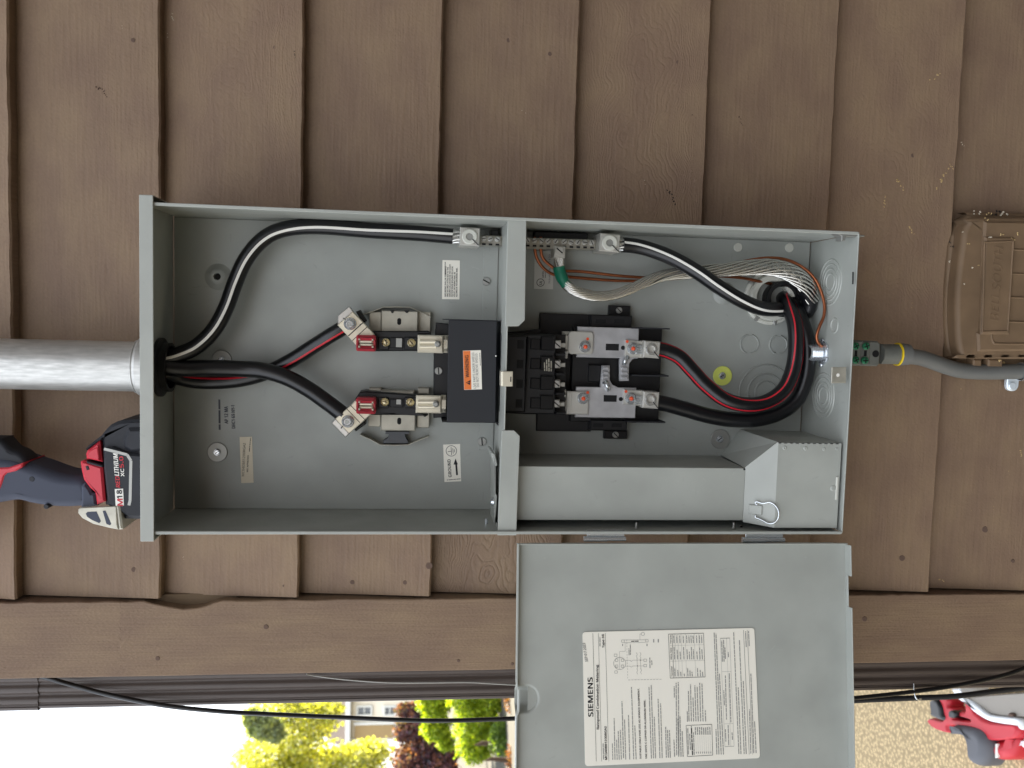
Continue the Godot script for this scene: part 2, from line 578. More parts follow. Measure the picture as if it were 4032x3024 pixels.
# painted board: fine streaks along the grain, and arched growth rings where ring > 0; returns colour and relief
func board_look(sd: int, rings: float, ring_u: float) -> StandardMaterial3D:
	var w := 1024
	var h := 224
	var fine := FastNoiseLite.new()
	fine.seed = sd; fine.frequency = 0.11; fine.fractal_octaves = 3
	var broad := FastNoiseLite.new()
	broad.seed = sd + 50; broad.frequency = 0.012; broad.fractal_octaves = 3
	var tone := 0.90 + 0.06 * fmod(sd * 0.37, 1.0)
	var hi := Image.create(w, h, false, Image.FORMAT_RGB8)
	var co := Image.create(w, h, false, Image.FORMAT_RGB8)
	for y in h:
		for x in w:
			var b := broad.get_noise_2d(x * 0.7, y)
			var f := fine.get_noise_2d(x * 0.10, y * 1.5)
			var g := fine.get_noise_2d(x * 2.2 + 900.0, y * 2.2)
			var r := 0.0
			if rings > 0.0:
				var du := (x - ring_u * w) / 190.0
				var dv := (y - h * 0.55) / 34.0
				var q := dv * dv / (0.5 + 0.2 * absf(du)) * 0.55 + du * 1.2 + b * 1.6
				var s := q * 2.6 - floorf(q * 2.6)
				r = -rings * exp(-pow((s - 0.5) / 0.16, 2.0)) * clampf(1.3 - absf(du) * 0.55, 0.0, 1.0) * clampf(0.65 + f, 0.0, 1.0)
			var e := clampf(0.55 + f * 0.20 + g * 0.13 + b * 0.08 + r * 0.5, 0.0, 1.0)
			hi.set_pixel(x, y, Color(e, e, e))
			var c := clampf(tone + b * 0.065 + f * 0.025 + g * 0.05 + r * 0.05, 0.0, 1.0)
			co.set_pixel(x, y, Color(c, c * (0.99 + b * 0.015), c * (0.985 - b * 0.01)))
	hi.bump_map_to_normal_map(2.2)
	var m := mat("86705b", 0.6, 0.0, 0.4)
	m.albedo_texture = ImageTexture.create_from_image(co)
	m.normal_enabled = true; m.normal_scale = 0.65
	m.normal_texture = ImageTexture.create_from_image(hi)
	return m

func build_wall() -> void:
	var wall := thing("siding_wall", "brown painted lap siding wall of the house with a broad vertical corner board", "wall", Vector3(0.1, 0, -0.02))
	var core := MB.new()
	core.box(Vector3(2.8, 2.75, -5.03), Vector3(6.38, 5.5, 10.0))  # unseen bulk of the house, sized to shade the front and patio
	put("unseen_house_bulk", core, M.downspout, wall)
	var blocking_walls := MB.new()  # two masses out of view, placed to block light from right and front
	blocking_walls.box(Vector3(2.3, 2.75, 1.7), Vector3(1.6, 5.5, 3.4), 0.01)
	blocking_walls.box(Vector3(1.2, 1.3, 4.4), Vector3(4.6, 2.6, 1.0), 0.01)
	put("unseen_blocking_walls", blocking_walls, M.blocking_wall_brown, wall)
	var edges := [1.928 + 0.1785 * 3, 1.928 + 0.1785 * 2, 1.928 + 0.1785, 2.0285, 1.8490, 1.6722, 1.4955, 1.3157, 1.1366, 0.9566, 0.7718, 0.594, 0.416, 0.238]
	var wob := FastNoiseLite.new()
	wob.frequency = 3.2; wob.fractal_octaves = 4
	for i in range(1, edges.size()):
		var yb: float = edges[i]
		var yt: float = edges[i - 1] + 0.022
		var mb := MB.new()
		var x0 := -0.309
		var x1 := 2.6
		var xs := []
		for k in 101:
			xs.append(x0 + 0.95 * k / 100.0)
		xs.append_array([1.0, 1.6, x1])
		wob.seed = i
		var rows := []
		for x in xs:
			var e := yb + 0.0016 * wob.get_noise_1d(x * 4.0) + 0.0006 * wob.get_noise_1d(x * 40.0)
			var s: float = (yt - yb)
			var bow := 0.0012 * wob.get_noise_1d(x * 2.0 + 30.0)
			rows.append([Vector3(x, e, -0.023), Vector3(x, e, -0.0025 + bow), Vector3(x, e + 0.0022, 0.0 + bow), Vector3(x, yb + s * 0.5, -0.0112 + bow), Vector3(x, yt, -0.0225)])
		for k in xs.size() - 1:
			for s in 4:
				var a: Vector3 = rows[k][s]
				var b: Vector3 = rows[k + 1][s]
				var c: Vector3 = rows[k + 1][s + 1]
				var d: Vector3 = rows[k][s + 1]
				var m := (b - a).cross(d - a).normalized()
				if m.z < 0.0 and s > 0 or s == 0 and m.y > 0.0:
					m = -m
				var uvs := []
				for q in [a, b, c, d]:
					uvs.append(Vector2((q.x - x0) / 0.98, 1.0 - (q.y - yb) / 0.205))
				mb.tri(a, b, c, m, m, m, uvs[0], uvs[1], uvs[2]); mb.tri(a, c, d, m, m, m, uvs[0], uvs[2], uvs[3])
		var cath: float = {7: 1.3, 8: 0.6, 5: 0.35, 10: 0.4, 2: 0.3}.get(i, 0.0)
		var look: StandardMaterial3D = board_look(i * 7, cath, {7: 0.12, 8: 0.62, 5: 0.8}.get(i, 0.55)) if i < 12 else M.last_board
		M.last_board = look
		put("siding_board", mb, look, wall)
	# corner board, its inner edge torn between two of the laps
	frame(0, 0, 2212.0)
	var pts := []
	var cb := PackedVector2Array()
	for k in 60:
		var y := 0.1 + 2.6 * k / 59.0
		cb.append(Vector2(-0.4128 + 0.0007 * wob.get_noise_1d(y * 20.0), y))
	for k in 261:
		var y := 2.7 - 2.6 * k / 260.0
		var e := -0.3118 + 0.0010 * wob.get_noise_1d(y * 25.0 + 100.0) + 0.0008 * wob.get_noise_1d(y * 90.0)
		var q := (1.870 - y) / 0.094                       # 0..1 along the tear
		if q > 0.0 and q < 1.0:
			e -= 0.0105 * pow(sin(PI * pow(q, 1.35)), 0.8)
		cb.append(Vector2(e, y))
	var board := MB.new()
	board.prism(cb, -0.03, 0.003, 0.0012, Transform3D.IDENTITY)
	for i in board.t.size():
		board.t[i] = Vector2((board.v[i].y - 0.6) / 1.3, (board.v[i].x + 0.42) / 0.13)
	put("corner_board", board, board_look(171, 0.0, 0.0), wall)
	var back := MB.new()
	back.box(Vector3(-0.318, 1.82, -0.016), Vector3(0.02, 0.13, 0.004))
	put("splintered_edge", back, M.splinter, wall)
	# nail heads as darker discs, and crumbs of dry debris stuck to the boards
	for q in [[523, 158, 9], [1085, 187, 10], [2003, 158, 9], [2165, 212, 8], [2670, 245, 8], [3468, 358, 7], [3595, 612, 8], [527, 2243, 11], [1387, 2293, 9], [1595, 2294, 9], [1047, 2469, 10], [620, 2593, 9], [1805, 2602, 6], [3405, 2438, 10], [3553, 2198, 11], [3880, 2085, 12], [1690, 2228, 14], [1118, 2307, 6], [3990, 2210, 7], [2018, 2615, 6]]:
		var mb := MB.new()
		var on_corner: bool = q[1] > 2372
		cyl(mb, q[0], q[1], q[2], -0.02, 0.0037 if on_corner else face_z(P(q[0], q[1], -0.006).y) + 0.0004, 0.0003, 12)
		put("nail_head", mb, M.nail, wall)
	for q in [[3688, 295, 26, 0, -0.9], [3322, 420, 9, 1, 0.3], [3508, 437, 10, 0, 0.2], [3545, 724, 24, 0, 0.6], [3708, 704, 40, 0, -0.5], [3484, 797, 18, 0, 0.1], [3588, 905, 16, 0, 0.7], [3794, 572, 11, 1, 0.8], [2651, 780, 26, 2, 0.4], [2636, 760, 12, 2, 0.9], [2538, 718, 8, 1, 0.2], [2063, 440, 8, 1, 0.9], [680, 68, 12, 1, 0.2], [642, 118, 8, 2, 0.2], [1163, 216, 13, 2, 0.0], [1734, 345, 9, 2, 1.2], [660, 140, 7, 1, 0.2], [3748, 655, 10, 0, 0.7], [3590, 1203, 8, 0, 0.1], [3470, 1640, 7, 0, 0.4], [3788, 1540, 9, 0, 0.4], [4020, 1785, 10, 0, 0.2], [3973, 1862, 8, 0, 0.3], [3913, 2000, 6, 0, 0.2], [3346, 2302, 7, 1, 0.5], [3712, 2287, 13, 0, 1.0], [3610, 1133, 7, 2, 0.3], [3815, 757, 8, 0, 0.2], [3825, 2018, 6, 0, 0.4], [395, 350, 18, 3, 1.3], [415, 372, 12, 3, 0.4], [482, 107, 5, 1, 0.1], [2730, 460, 9, 3, 0.9], [2920, 484, 22, 3, 0.6], [1743, 297, 6, 2, 0.5], [1663, 280, 6, 2, 0.3], [723, 2197, 5, 1, 0.3]]:
		var crumb := MB.new()
		var z := face_z(P(q[0], q[1], -0.006).y)
		var o := P(q[0], q[1], z)
		var u := unit(q[0], q[1], z)
		var n := 2 if q[2] < 10 else 3 + int(q[2] / 7)
		for j in n:
			var s := (float(j) / maxf(1, n - 1) - 0.5) * 2.0
			var dir := Vector3(cos(q[4]), sin(q[4]), 0)
			var c: Vector3 = o + dir * s * q[2] * u + Vector3(rng.randf_range(-1, 1), rng.randf_range(-1, 1), 0) * q[2] * 0.22 * u
			crumb.box(c + Vector3(0, 0, 0.0003), Vector3(rng.randf_range(0.3, 0.7), rng.randf_range(0.2, 0.4), 0.2) * minf(q[2], 15.0) * u, 0.0003, Basis.from_euler(Vector3(rng.randf() * 0.5, rng.randf() * 0.5, rng.randf() * TAU)))
		put("stuck_crumb", crumb, [M.debris, M.debris_white, M.debris_dark, M.nail][q[3]], wall)

# depth of the lap siding's face at a height
func face_z(y: float) -> float:
	for e in [2.0285, 1.8490, 1.6722, 1.4955, 1.3157, 1.1366, 0.9566, 0.7718, 0.594]:
		if y >= e:
			return -0.0225 * (y - e) / 0.2005
	return 0.0

func build_downspout() -> void:
	var d := thing("downspout", "dark brown ribbed metal downspout running down beside the corner board", "downspout", Vector3(-0.437, 0.1, -0.05))
	for part in [[0.12, 2.04, 0.0], [2.012, 2.75, 0.0016]]:
		var mb := MB.new()
		var g: float = part[2]
		var outl := PackedVector2Array()
		var x0 := -0.4165 + g
		var x1: float = -0.4600 - g
		for k in 41:                                           # front face with soft ribs
			var s := k / 40.0
			outl.append(Vector2(lerpf(x0, x1, s), -0.020 + g - 0.0034 * pow(absf(cos(s * PI * 3.0)), 3.0) * (1.0 if s > 0.05 and s < 0.95 else 0.4)))
		for k in 9:
			var a := PI / 2 + k / 8.0 * PI / 2
			outl.append(Vector2(x1 - 0.006 * sin(k / 8.0 * PI / 2), -0.020 + g - 0.006 * (1.0 - cos(k / 8.0 * PI / 2))))
		outl.append_array([Vector2(x1 - 0.006, -0.095), Vector2(x0, -0.095)])
		var c := Vector2(-0.44, -0.055)
		for k in outl.size():
			var p := outl[k]
			var q := outl[(k + 1) % outl.size()]
			var e := (q - p).normalized()
			var m := Vector3(-e.y, 0, e.x)
			if m.dot(Vector3((p + q).x / 2 - c.x, 0, (p + q).y / 2 - c.y)) < 0.0:
				m = -m
			mb.quad(Vector3(p.x, part[0], p.y), Vector3(q.x, part[0], q.y), Vector3(q.x, part[1], q.y), Vector3(p.x, part[1], p.y), m)
		put("pipe_section", mb, M.downspout, d)
	frame(2688, 2016, 1344.0)
	var clip := MB.new()
	clip.tube(path([1497, 1112, -0.018, 1500, 1160, -0.014, 1512, 1205, -0.010, 1530, 1218, -0.011, 1545, 1210, -0.016], 6), [0.0010], 6)
	put("wire_clip", clip, M.zinc, d)

func build_hanging_cables() -> void:
	frame(0, 2016, 1344.0)
	var z := -0.010
	var up := MB.new()
	up.tube(path([250, 1060, -0.016, 340, 1085, -0.008, 500, 1130, z, 700, 1183, z, 1050, 1252, z, 1400, 1290, -0.012, 1700, 1308, -0.02, 2212, 1331, -0.03, 2612, 1348, -0.03, 2912, 1352, -0.03, 3342, 1338, -0.03, 3700, 1322, -0.03, 4400, 1262, -0.03, 5000, 1250, -0.03, 5534, 1206, -0.022, 6100, 1140, -0.012, 6500, 1060, -0.009, 6700, 985, -0.009], 8), [0.0031], 10)
	var a := put("hanging_cable", up, M.cable)
	tag(a, "black cable sagging down across the downspout and out past its edge", "cable")
	var thin := MB.new()
	frame(860, 2600, 1200.0)
	thin.tube(path([640, 100, -0.012, 700, 112, -0.016, 900, 138, -0.0165, 1200, 160, -0.016, 1500, 163, -0.016, 1800, 160, -0.0165, 2000, 170, -0.016, 2200, 180, -0.016, 2600, 190, -0.016, 3400, 230, -0.017, 4600, 200, -0.017], 8), [0.0011], 6)
	var b := put("thin_wire", thin, M.zinc_dull)
	tag(b, "thin pale wire lying along the front of the downspout", "wire")
	frame(2688, 2016, 1344.0)
	var hose := MB.new()
	hose.tube(path([900, 1240, -0.05, 1110, 1222, -0.05, 1500, 1205, -0.05, 1750, 1195, -0.05, 2000, 1165, -0.055, 2212, 1140, -0.06, 2400, 1120, -0.06], 8), [0.0042], 10)
	var c := put("black_hose", hose, M.black_matt)
	tag(c, "black hose behind the downspout, running past the red power tool", "hose")

# ---------------------------------------------------------------- the garden beyond the corner
func bg(u: float, v: float, z: float) -> Vector3:
	frame(0, 0, 2212.0)
	return P(u, v, -z)

func leaf_mesh(long: float, wide: float, m: Material) -> ArrayMesh:
	var mb := MB.new()
	var a := Vector3(0, 0, 0); var b := Vector3(wide, long * 0.5, wide * 0.4); var c := Vector3(0, long, 0); var d := Vector3(-wide, long * 0.5, wide * 0.4)
	mb.flat(a, b, c, Vector3(0, 0, 1)); mb.flat(a, c, d, Vector3(0, 0, 1))
	var am := ArrayMesh.new()
	am.add_surface_from_arrays(Mesh.PRIMITIVE_TRIANGLES, mb.arrays(Vector3.ZERO))
	am.surface_set_material(0, m)
	return am

# blobs: [centre, radii] clouds of leaves; tones: linear leaf colours
func crown(parent: Node3D, blobs: Array, count: int, leaf: float, tones: Array, wide := 0.42) -> void:
	var m := StandardMaterial3D.new()
	m.vertex_color_use_as_albedo = true; m.roughness = 0.55; m.cull_mode = BaseMaterial3D.CULL_DISABLED
	m.backlight_enabled = true; m.backlight = Color(1.0, 1.0, 0.5)
	var mm := MultiMesh.new()
	mm.transform_format = MultiMesh.TRANSFORM_3D; mm.use_colors = true
	mm.mesh = leaf_mesh(leaf, leaf * wide, m)
	mm.instance_count = count
	var total := 0.0
	for b in blobs: total += pow(b[1].x * b[1].y * b[1].z, 0.66)
	var origin := parent.global_position
	for i in count:
		var pick := rng.randf() * total
		var bl = blobs[0]
		for b in blobs:
			pick -= pow(b[1].x * b[1].y * b[1].z, 0.66)
			bl = b
			if pick <= 0.0: break
		var d := Vector3(rng.randfn(), rng.randfn(), rng.randfn()).normalized()
		var r := pow(rng.randf(), 0.28) * (1.0 + 0.16 * sin(d.x * 7.0 + d.y * 5.0 + bl[0].x) + 0.12 * sin(d.z * 9.0 - d.y * 8.0))
		var p: Vector3 = bl[0] + d * bl[1] * r
		var basis := Basis.from_euler(Vector3(rng.randf_range(-1.2, 1.2), rng.randf() * TAU, rng.randf_range(-1.2, 1.2))).scaled(Vector3.ONE * rng.randf_range(0.6, 1.35))
		mm.set_instance_transform(i, Transform3D(basis, p - origin))
		var t: Color = tones[rng.randi() % tones.size()]
		var k := rng.randf_range(0.75, 1.25)
		mm.set_instance_color(i, Color(t.r * k, t.g * k, t.b * k))
	var o := MultiMeshInstance3D.new()
	o.name = "crown"; o.multimesh = mm
	parent.add_child(o, true)
	o.set_meta("kind", "stuff")

func tree(called: String, label: String, category: String, base: Vector3, h: float, r: float, blobs: Array, count: int, leaf: float, tones: Array, group := "") -> void:
	base.y = 0.0
	var t := thing(called, label, category, base, group)
	var mb := MB.new()
	mb.tube(PackedVector3Array([base, base + Vector3(0.04 * h, h * 0.35, 0), base + Vector3(0.03 * h, h * 0.42, 0.02 * h), base + Vector3(0.02 * h, h * 0.48, 0)]), [r, r * 0.7, r * 0.4, r * 0.1], 9)
	put("trunk", mb, M.bark, t)
	crown(t, blobs, count, leaf, tones)

func build_garden() -> void:
	var g := MeshInstance3D.new()
	var pm := PlaneMesh.new()
	pm.size = Vector2(400, 400)
	g.mesh = pm; g.material_override = M.lawn; g.name = "ground"; g.position = Vector3(0, -0.004, 0)
	add_child(structure(g), true)
	var pa := MB.new()
	pa.box(Vector3(-1.3, -0.02, -1.6), Vector3(2.0, 0.046, 5.4), 0.004)
	structure(put("patio", pa, M.concrete))
	var bright := [Color(0.72, 0.70, 0.18), Color(0.58, 0.60, 0.11), Color(0.80, 0.79, 0.48), Color(0.28, 0.30, 0.07)]  # raised past real leaf colour, painting in the glare of the sun
	var lime := [Color(0.42, 0.50, 0.03), Color(0.33, 0.44, 0.03), Color(0.18, 0.27, 0.02)]
	var deep := [Color(0.12, 0.20, 0.05), Color(0.2, 0.3, 0.05), Color(0.08, 0.13, 0.03)]
	var purple := [Color(0.13, 0.07, 0.11), Color(0.20, 0.09, 0.12), Color(0.10, 0.08, 0.11), Color(0.30, 0.13, 0.12)]
	var bluish := [Color(0.36, 0.42, 0.26), Color(0.42, 0.46, 0.22), Color(0.28, 0.34, 0.24)]
	var rusty := [Color(0.22, 0.08, 0.04), Color(0.15, 0.06, 0.035), Color(0.26, 0.13, 0.06)]
	# positions measured on the picture, each at its own distance
	var f := func(u: float, v: float, z: float, ru: float, rv: float) -> Array:
		var c := bg(u, v, z)
		var s := unit(u, v, -z)
		return [c, Vector3(rv * s, ru * s, (ru + rv) * 0.5 * s)]
	tree("broadleaf_tree", "tall sunlit yellow-green tree against the white sky", "tree", bg(1600, 3110, 26.0), 7.0, 0.16,
		[f.call(1060, 2990, 26.0, 150, 90), f.call(1180, 2870, 26.0, 140, 80), f.call(1250, 3020, 26.0, 150, 90), f.call(1400, 3010, 26.0, 130, 70), f.call(1130, 2790, 26.0, 130, 45), f.call(1300, 2800, 26.0, 60, 50), f.call(1450, 2960, 26.0, 110, 40), f.call(1120, 3120, 26.0, 200, 90), f.call(1430, 3130, 26.0, 170, 90)], 19000, 0.125, bright)
	tree("grey_green_tree", "small hazy grey-green treetop showing among the yellow-green leaves", "tree", bg(1640, 2690, 34.0), 8.0, 0.14,
		[f.call(1040, 2855, 23.0, 70, 50), f.call(1000, 2820, 23.0, 40, 25), f.call(1090, 2890, 23.0, 40, 30)], 3500, 0.11, bluish)
	tree("purple_tree", "dark purple-leaved tree between the pale house and the lime green shrubs", "tree", bg(1800, 2960, 15.0), 2.2, 0.08,
		[f.call(1640, 2860, 15.0, 60, 50), f.call(1650, 2800, 15.0, 50, 40), f.call(1620, 2990, 15.0, 70, 60), f.call(1600, 2880, 15.0, 45, 45), f.call(1680, 2920, 15.0, 60, 60), f.call(1740, 2990, 15.0, 70, 70), f.call(1600, 2800, 15.0, 38, 30), f.call(1700, 3060, 15.0, 110, 60)], 9000, 0.075, purple)
	tree("lime_shrub", "lime green conifer shrub nearest the purple tree", "shrub", bg(2050, 2760, 14.0), 1.9, 0.06,
		[f.call(1720, 2760, 14.0, 75, 60), f.call(1720, 2860, 14.0, 60, 50), f.call(1690, 2700, 14.0, 55, 60), f.call(1760, 2920, 14.0, 35, 35)], 11000, 0.05, lime, "lime green shrubs past the corner")
	tree("lime_shrub", "broadest lime green conifer shrub, beside the reddish bush above the door", "shrub", bg(2080, 2880, 12.6), 1.7, 0.06,
		[f.call(1880, 2850, 12.6, 90, 80), f.call(1880, 2940, 12.6, 80, 60), f.call(1830, 2730, 12.6, 70, 70), f.call(1930, 2760, 12.6, 70, 60)], 13000, 0.045, lime, "lime green shrubs past the corner")
	tree("green_shrub", "darker mid-green shrub close to the open door's top edge", "shrub", bg(2120, 2930, 11.8), 1.0, 0.05,
		[f.call(1985, 2905, 11.8, 55, 60), f.call(2040, 2860, 11.8, 50, 60)], 5000, 0.04, deep)
	tree("rusty_bush", "reddish brown bush beside the downspout above the door", "shrub", bg(2150, 2740, 11.5), 0.9, 0.04,
		[f.call(2045, 2740, 11.4, 55, 80), f.call(2040, 2660, 11.4, 50, 50)], 4000, 0.035, rusty, "rust-coloured bushes above the door")
	tree("rusty_bush", "brownish twiggy bush at the door's upper edge, farthest from the downspout", "shrub", bg(2150, 2990, 11.0), 0.8, 0.04,
		[f.call(2035, 2990, 11.0, 38, 60), f.call(2090, 2960, 11.0, 60, 60)], 3500, 0.035, rusty, "rust-coloured bushes above the door")
	build_far_house()

func build_far_house() -> void:
	var z := 44.0
	var c := bg(1500, 2780, z)
	var s := unit(1500, 2780, -z)
	var h := thing("far_house", "pale cream two-storey house with white-framed windows behind the trees", "house", Vector3(c.x, 0, -z))
	var left: float = bg(1500, 2904, z).x
	var top: float = bg(1375, 2800, z).y
	var wall := MB.new()
	wall.box(Vector3(left + 4.5, top / 2, -z - 3.0), Vector3(9.0, top, 6.0), 0.02)
	put("wall", wall, M.stucco, h)
	var roof := MB.new()
	var rp: float = bg(1337, 2800, z).y
	roof.prism(PackedVector2Array([Vector2(-3.6, top), Vector2(3.6, top), Vector2(0, top + 2.6)]), -5.0, 5.0, 0.0, Transform3D(Basis(Vector3(0, 1, 0), PI / 2), Vector3(left + 4.5, 0, -z - 3.0)))
	put("roof", roof, M.roof, h)
	var eave := MB.new()
	eave.box(Vector3(left + 4.5, top + 0.02, -z + 0.35), Vector3(9.8, 0.26, 0.5), 0.02)
	put("eave_board", eave, M.trim_white, h)
	var bay := MB.new()
	var y0: float = bg(1549, 2875, z).y
	var y1: float = bg(1397, 2875, z).y
	bay.box(Vector3((bg(1470, 2850, z).x + left) / 2 + 0.05, (y0 + y1) / 2, -z + 0.1), Vector3(absf(bg(1470, 2850, z).x - left), y1 - y0, 0.22), 0.02)
	put("tan_wall_panel", bay, M.tan_siding, h)
	var strip := MB.new()
	strip.box(Vector3(left - 0.06, top / 2, -z + 0.03), Vector3(0.16, top, 0.2), 0.01)
	strip.box(Vector3(bg(1470, 2848, z).x + 0.1, (y0 + y1) / 2 - 0.1, -z + 0.13), Vector3(0.12, y1 - y0 + 0.3, 0.3), 0.01)
	put("corner_trim", strip, M.trim_white, h)
	for w in [[1435, 2796, 28, 18], [1535, 2796, 22, 18]]:
		var p := bg(w[0], w[1], z)
		var hh: float = w[2] * s
		var hw: float = w[3] * s
		var fr := MB.new()
		for sx in [-1.0, 1.0]:
			fr.box(Vector3(p.x + sx * hw, p.y, -z + 0.05), Vector3(0.1, hh * 2 + 0.1, 0.14), 0.01)
			fr.box(Vector3(p.x, p.y + sx * hh, -z + 0.052), Vector3(hw * 2 - 0.1, 0.1, 0.14), 0.01)
		fr.box(Vector3(p.x, p.y, -z + 0.04), Vector3(hw * 2 - 0.1, 0.05, 0.06), 0.01)
		var win := put("window", fr, M.trim_white, h)
		var gl := MB.new()
		gl.box(Vector3(p.x, p.y, -z + 0.01), Vector3(hw * 2, hh * 2, 0.03))
		put("pane", gl, M.pane, win)

# ---------------------------------------------------------------- the enclosure
const FRONT := 0.1313
const TOPY := 1.819
const BOTY := 0.981
var encl: Node3D

func sheet(a: Vector3, b: Vector3, bev := 0.0005) -> MB:
	var mb := MB.new()
	mb.box((a + b) / 2, (b - a).abs(), bev)
	return mb

func build_enclosure() -> void:
	encl = thing("meter_enclosure", "open grey steel electrical enclosure with a divider shelf, mounted on the brown siding", "electrical box", Vector3(0, BOTY, 0.06))
	put("back_plate", sheet(Vector3(-0.188, BOTY + 0.002, 0.0), Vector3(0.188, TOPY + 0.012, 0.004)), M.inside_paint, encl)
	# side walls, each with a narrow folded front rim
	for s in [-1.0, 1.0]:
		var w := sheet(Vector3(s * 0.1882, BOTY + 0.001, 0.0005), Vector3(s * 0.19, TOPY + 0.012, FRONT), 0.0004)
		w.box(Vector3(s * 0.1879, (BOTY + TOPY) / 2 + 0.004, FRONT - 0.0012), Vector3(0.0032, TOPY - BOTY + 0.010, 0.0022), 0.0007)
		put("side_wall", w, M.paint, encl)
	# hood: top plate, front lip and side returns reaching past the walls
	var cap := sheet(Vector3(-0.1975, TOPY + 0.0135, 0.0), Vector3(0.1975, TOPY + 0.0150, 0.1330), 0.0005)
	cap.box(Vector3(0, TOPY + 0.0071, 0.1336), Vector3(0.395, 0.0152, 0.0016), 0.0006)
	for s in [-1.0, 1.0]:
		cap.box(Vector3(s * 0.1968, TOPY + 0.0066, 0.066), Vector3(0.0014, 0.0134, 0.1328), 0.0004)
	put("hood", cap, M.paint, encl)
	put("bottom_plate", sheet(Vector3(-0.188, BOTY - 0.0016, 0.0), Vector3(0.188, BOTY, 0.1306), 0.0004), M.paint, encl)
	# shelf between the two compartments, its front flange in two pieces with clipped corners
	put("divider_shelf", sheet(Vector3(-0.188, 1.4135, 0.006), Vector3(0.188, 1.4150, 0.1268), 0.0005), M.paint, encl)
	frame(1344, 1008, 1344.0)
	var fl := MB.new()
	poly(fl, [1078, -238, 1200, -238, 1190, 415, 1150, 455, 1062, 457], 0.1262, 0.1278, 0.0005)
	put("divider_flange", fl, M.paint, encl)
	var fl2 := MB.new()
	poly(fl2, [1040, 1129, 1119, 1130, 1157, 1166, 1134, 1810, 1012, 1810], 0.1262, 0.1278, 0.0005)
	put("divider_flange", fl2, M.paint, encl)
	var foot := MB.new()
	rect(foot, 909, -180, 1003, 1262, 0.004, 0.0056, 0.0004)
	put("shelf_foot", foot, M.inside_paint, encl)
	slot_screw(encl, "shelf_screw", 940, 165, 27, 0.005, 0.0075, M.zinc_dull, 1.1)
	slot_screw(encl, "shelf_screw", 912, 1203, 28, 0.005, 0.0075, M.zinc_dull, 0.1)
	# bright tab on the shelf edge
	var tab := MB.new()
	rect(tab, 1042, 748, 1112, 845, 0.1285, 0.1305, 0.0008, 0.02)
	rect(tab, 1036, 750, 1044, 843, 0.112, 0.1302, 0.0006, 0.02)
	var hole := MB.new()
	rect(hole, 1095, 782, 1102, 815, 0.1300, 0.13062, 0.0)
	put("shelf_tab", tab, M.tin, encl, "", [hole, M.shadow_gap])
	# bent corner brace on the left of the shelf
	frame(1750, 1700, 400.0 * 2212.0 / 1475.0)
	var brace := MB.new()
	poly(brace, [690, 300, 735, 330, 770, 490, 745, 500, 745, 900, 765, 930, 750, 1190, 735, 1300, 735, 1410, 720, 1410, 722, 1100, 728, 500, 680, 330], 0.03, 0.085, 0.0006)
	put("corner_brace", brace, M.paint, encl)
	var lbr := MB.new()
	poly(lbr, [528, 1385, 540, 1385, 545, 1400, 750, 1398, 765, 1350, 770, 1420, 528, 1420], 0.06, 0.10, 0.0005)
	put("corner_brace", lbr, M.paint, encl)
	var sc := MB.new()
	var p0 := fxf * P(740, 1020, 0.075)
	sc.lathe([Vector2(0.0062, -0.003), Vector2(0.0062, 0), Vector2(0.0045, 0.004), Vector2(0, 0.005)], Transform3D(Basis(Vector3(1, 0, 0), -PI / 2), p0 + Vector3(0, 0.002, 0)), 14)
	put("brace_screw", sc, M.zinc, encl)
	var st := MB.new()
	var p1 := fxf * P(607, 1400, 0.085)
	st.lathe([Vector2(0.0042, 0), Vector2(0.0042, 0.0022), Vector2(0.0022, 0.0026), Vector2(0.002, 0.012), Vector2(0, 0.0125)], Transform3D(Basis(Vector3(0, 1, 0), PI / 2), p1), 12)
	put("brace_screw", st, M.zinc, encl)
	# knockouts pressed into the back plate
	frame(2688, 1008, 1344.0)
	for q in [[435, 570, 64], [622, 575, 62]]:
		var k := MB.new()
		ring(k, q[0], q[1], q[2], 12, 0.0036, 0.0060, 0.25, PI - 0.25)
		ring(k, q[0], q[1], q[2], 12, 0.0036, 0.0060, PI + 0.25, TAU - 0.25)
		cyl(k, q[0], q[1], q[2] - 9, 0.0030, 0.0045, 0.0004, 28)
		put("knockout", k, M.inside_paint, encl)
	var kk := MB.new()
	for r in [176, 120, 74]:
		ring(kk, 540, 880, r, 13, 0.0036, 0.0060)
	cyl(kk, 540, 880, 64, 0.003, 0.0046, 0.0004, 30)
	put("knockout", kk, M.inside_paint, encl)
	# knockouts in the bottom plate
	var fl_ := func(x: float, zc: float, radii: Array) -> void:
		var k := MB.new()
		for r in radii:
			k.lathe([Vector2(r, 0), Vector2(r - 0.0007, 0.0011), Vector2(r - 0.0016, 0.0011), Vector2(r - 0.0024, 0)], Transform3D(Basis(Vector3(1, 0, 0), -PI / 2), Vector3(x, BOTY, zc)), 34)
		put("knockout", k, M.paint, encl)
	fl_.call(P(970, 170, 0.065).x, 0.064, [0.031, 0.025, 0.019, 0.0125])
	fl_.call(P(915, 905, 0.06).x, 0.062, [0.031, 0.025, 0.019, 0.0125])
	fl_.call(P(975, 450, 0.08).x, 0.082, [0.0105])
	# dimples of the mounting points, some holding a washer and screw
	for q in [[2852, 1156, 36], [860, 1090, 44]]:
		frame(0, 0)
		var dm := MB.new()
		var u := unit(q[0], q[1], 0.004)
		dm.lathe([Vector2(q[2] * 1.25 * u, 0), Vector2(q[2] * 1.0 * u, 0.0022), Vector2(q[2] * 0.7 * u, 0.0060), Vector2(q[2] * 0.5 * u, 0.0072), Vector2(q[2] * 0.33 * u, 0.0074), Vector2(q[2] * 0.3 * u, 0.0060)], at_z(q[0], q[1], 0.0038), 26)
		var dk := MB.new()
		cyl(dk, q[0], q[1], q[2] * 0.32, 0.004, 0.0104, 0.0, 16)
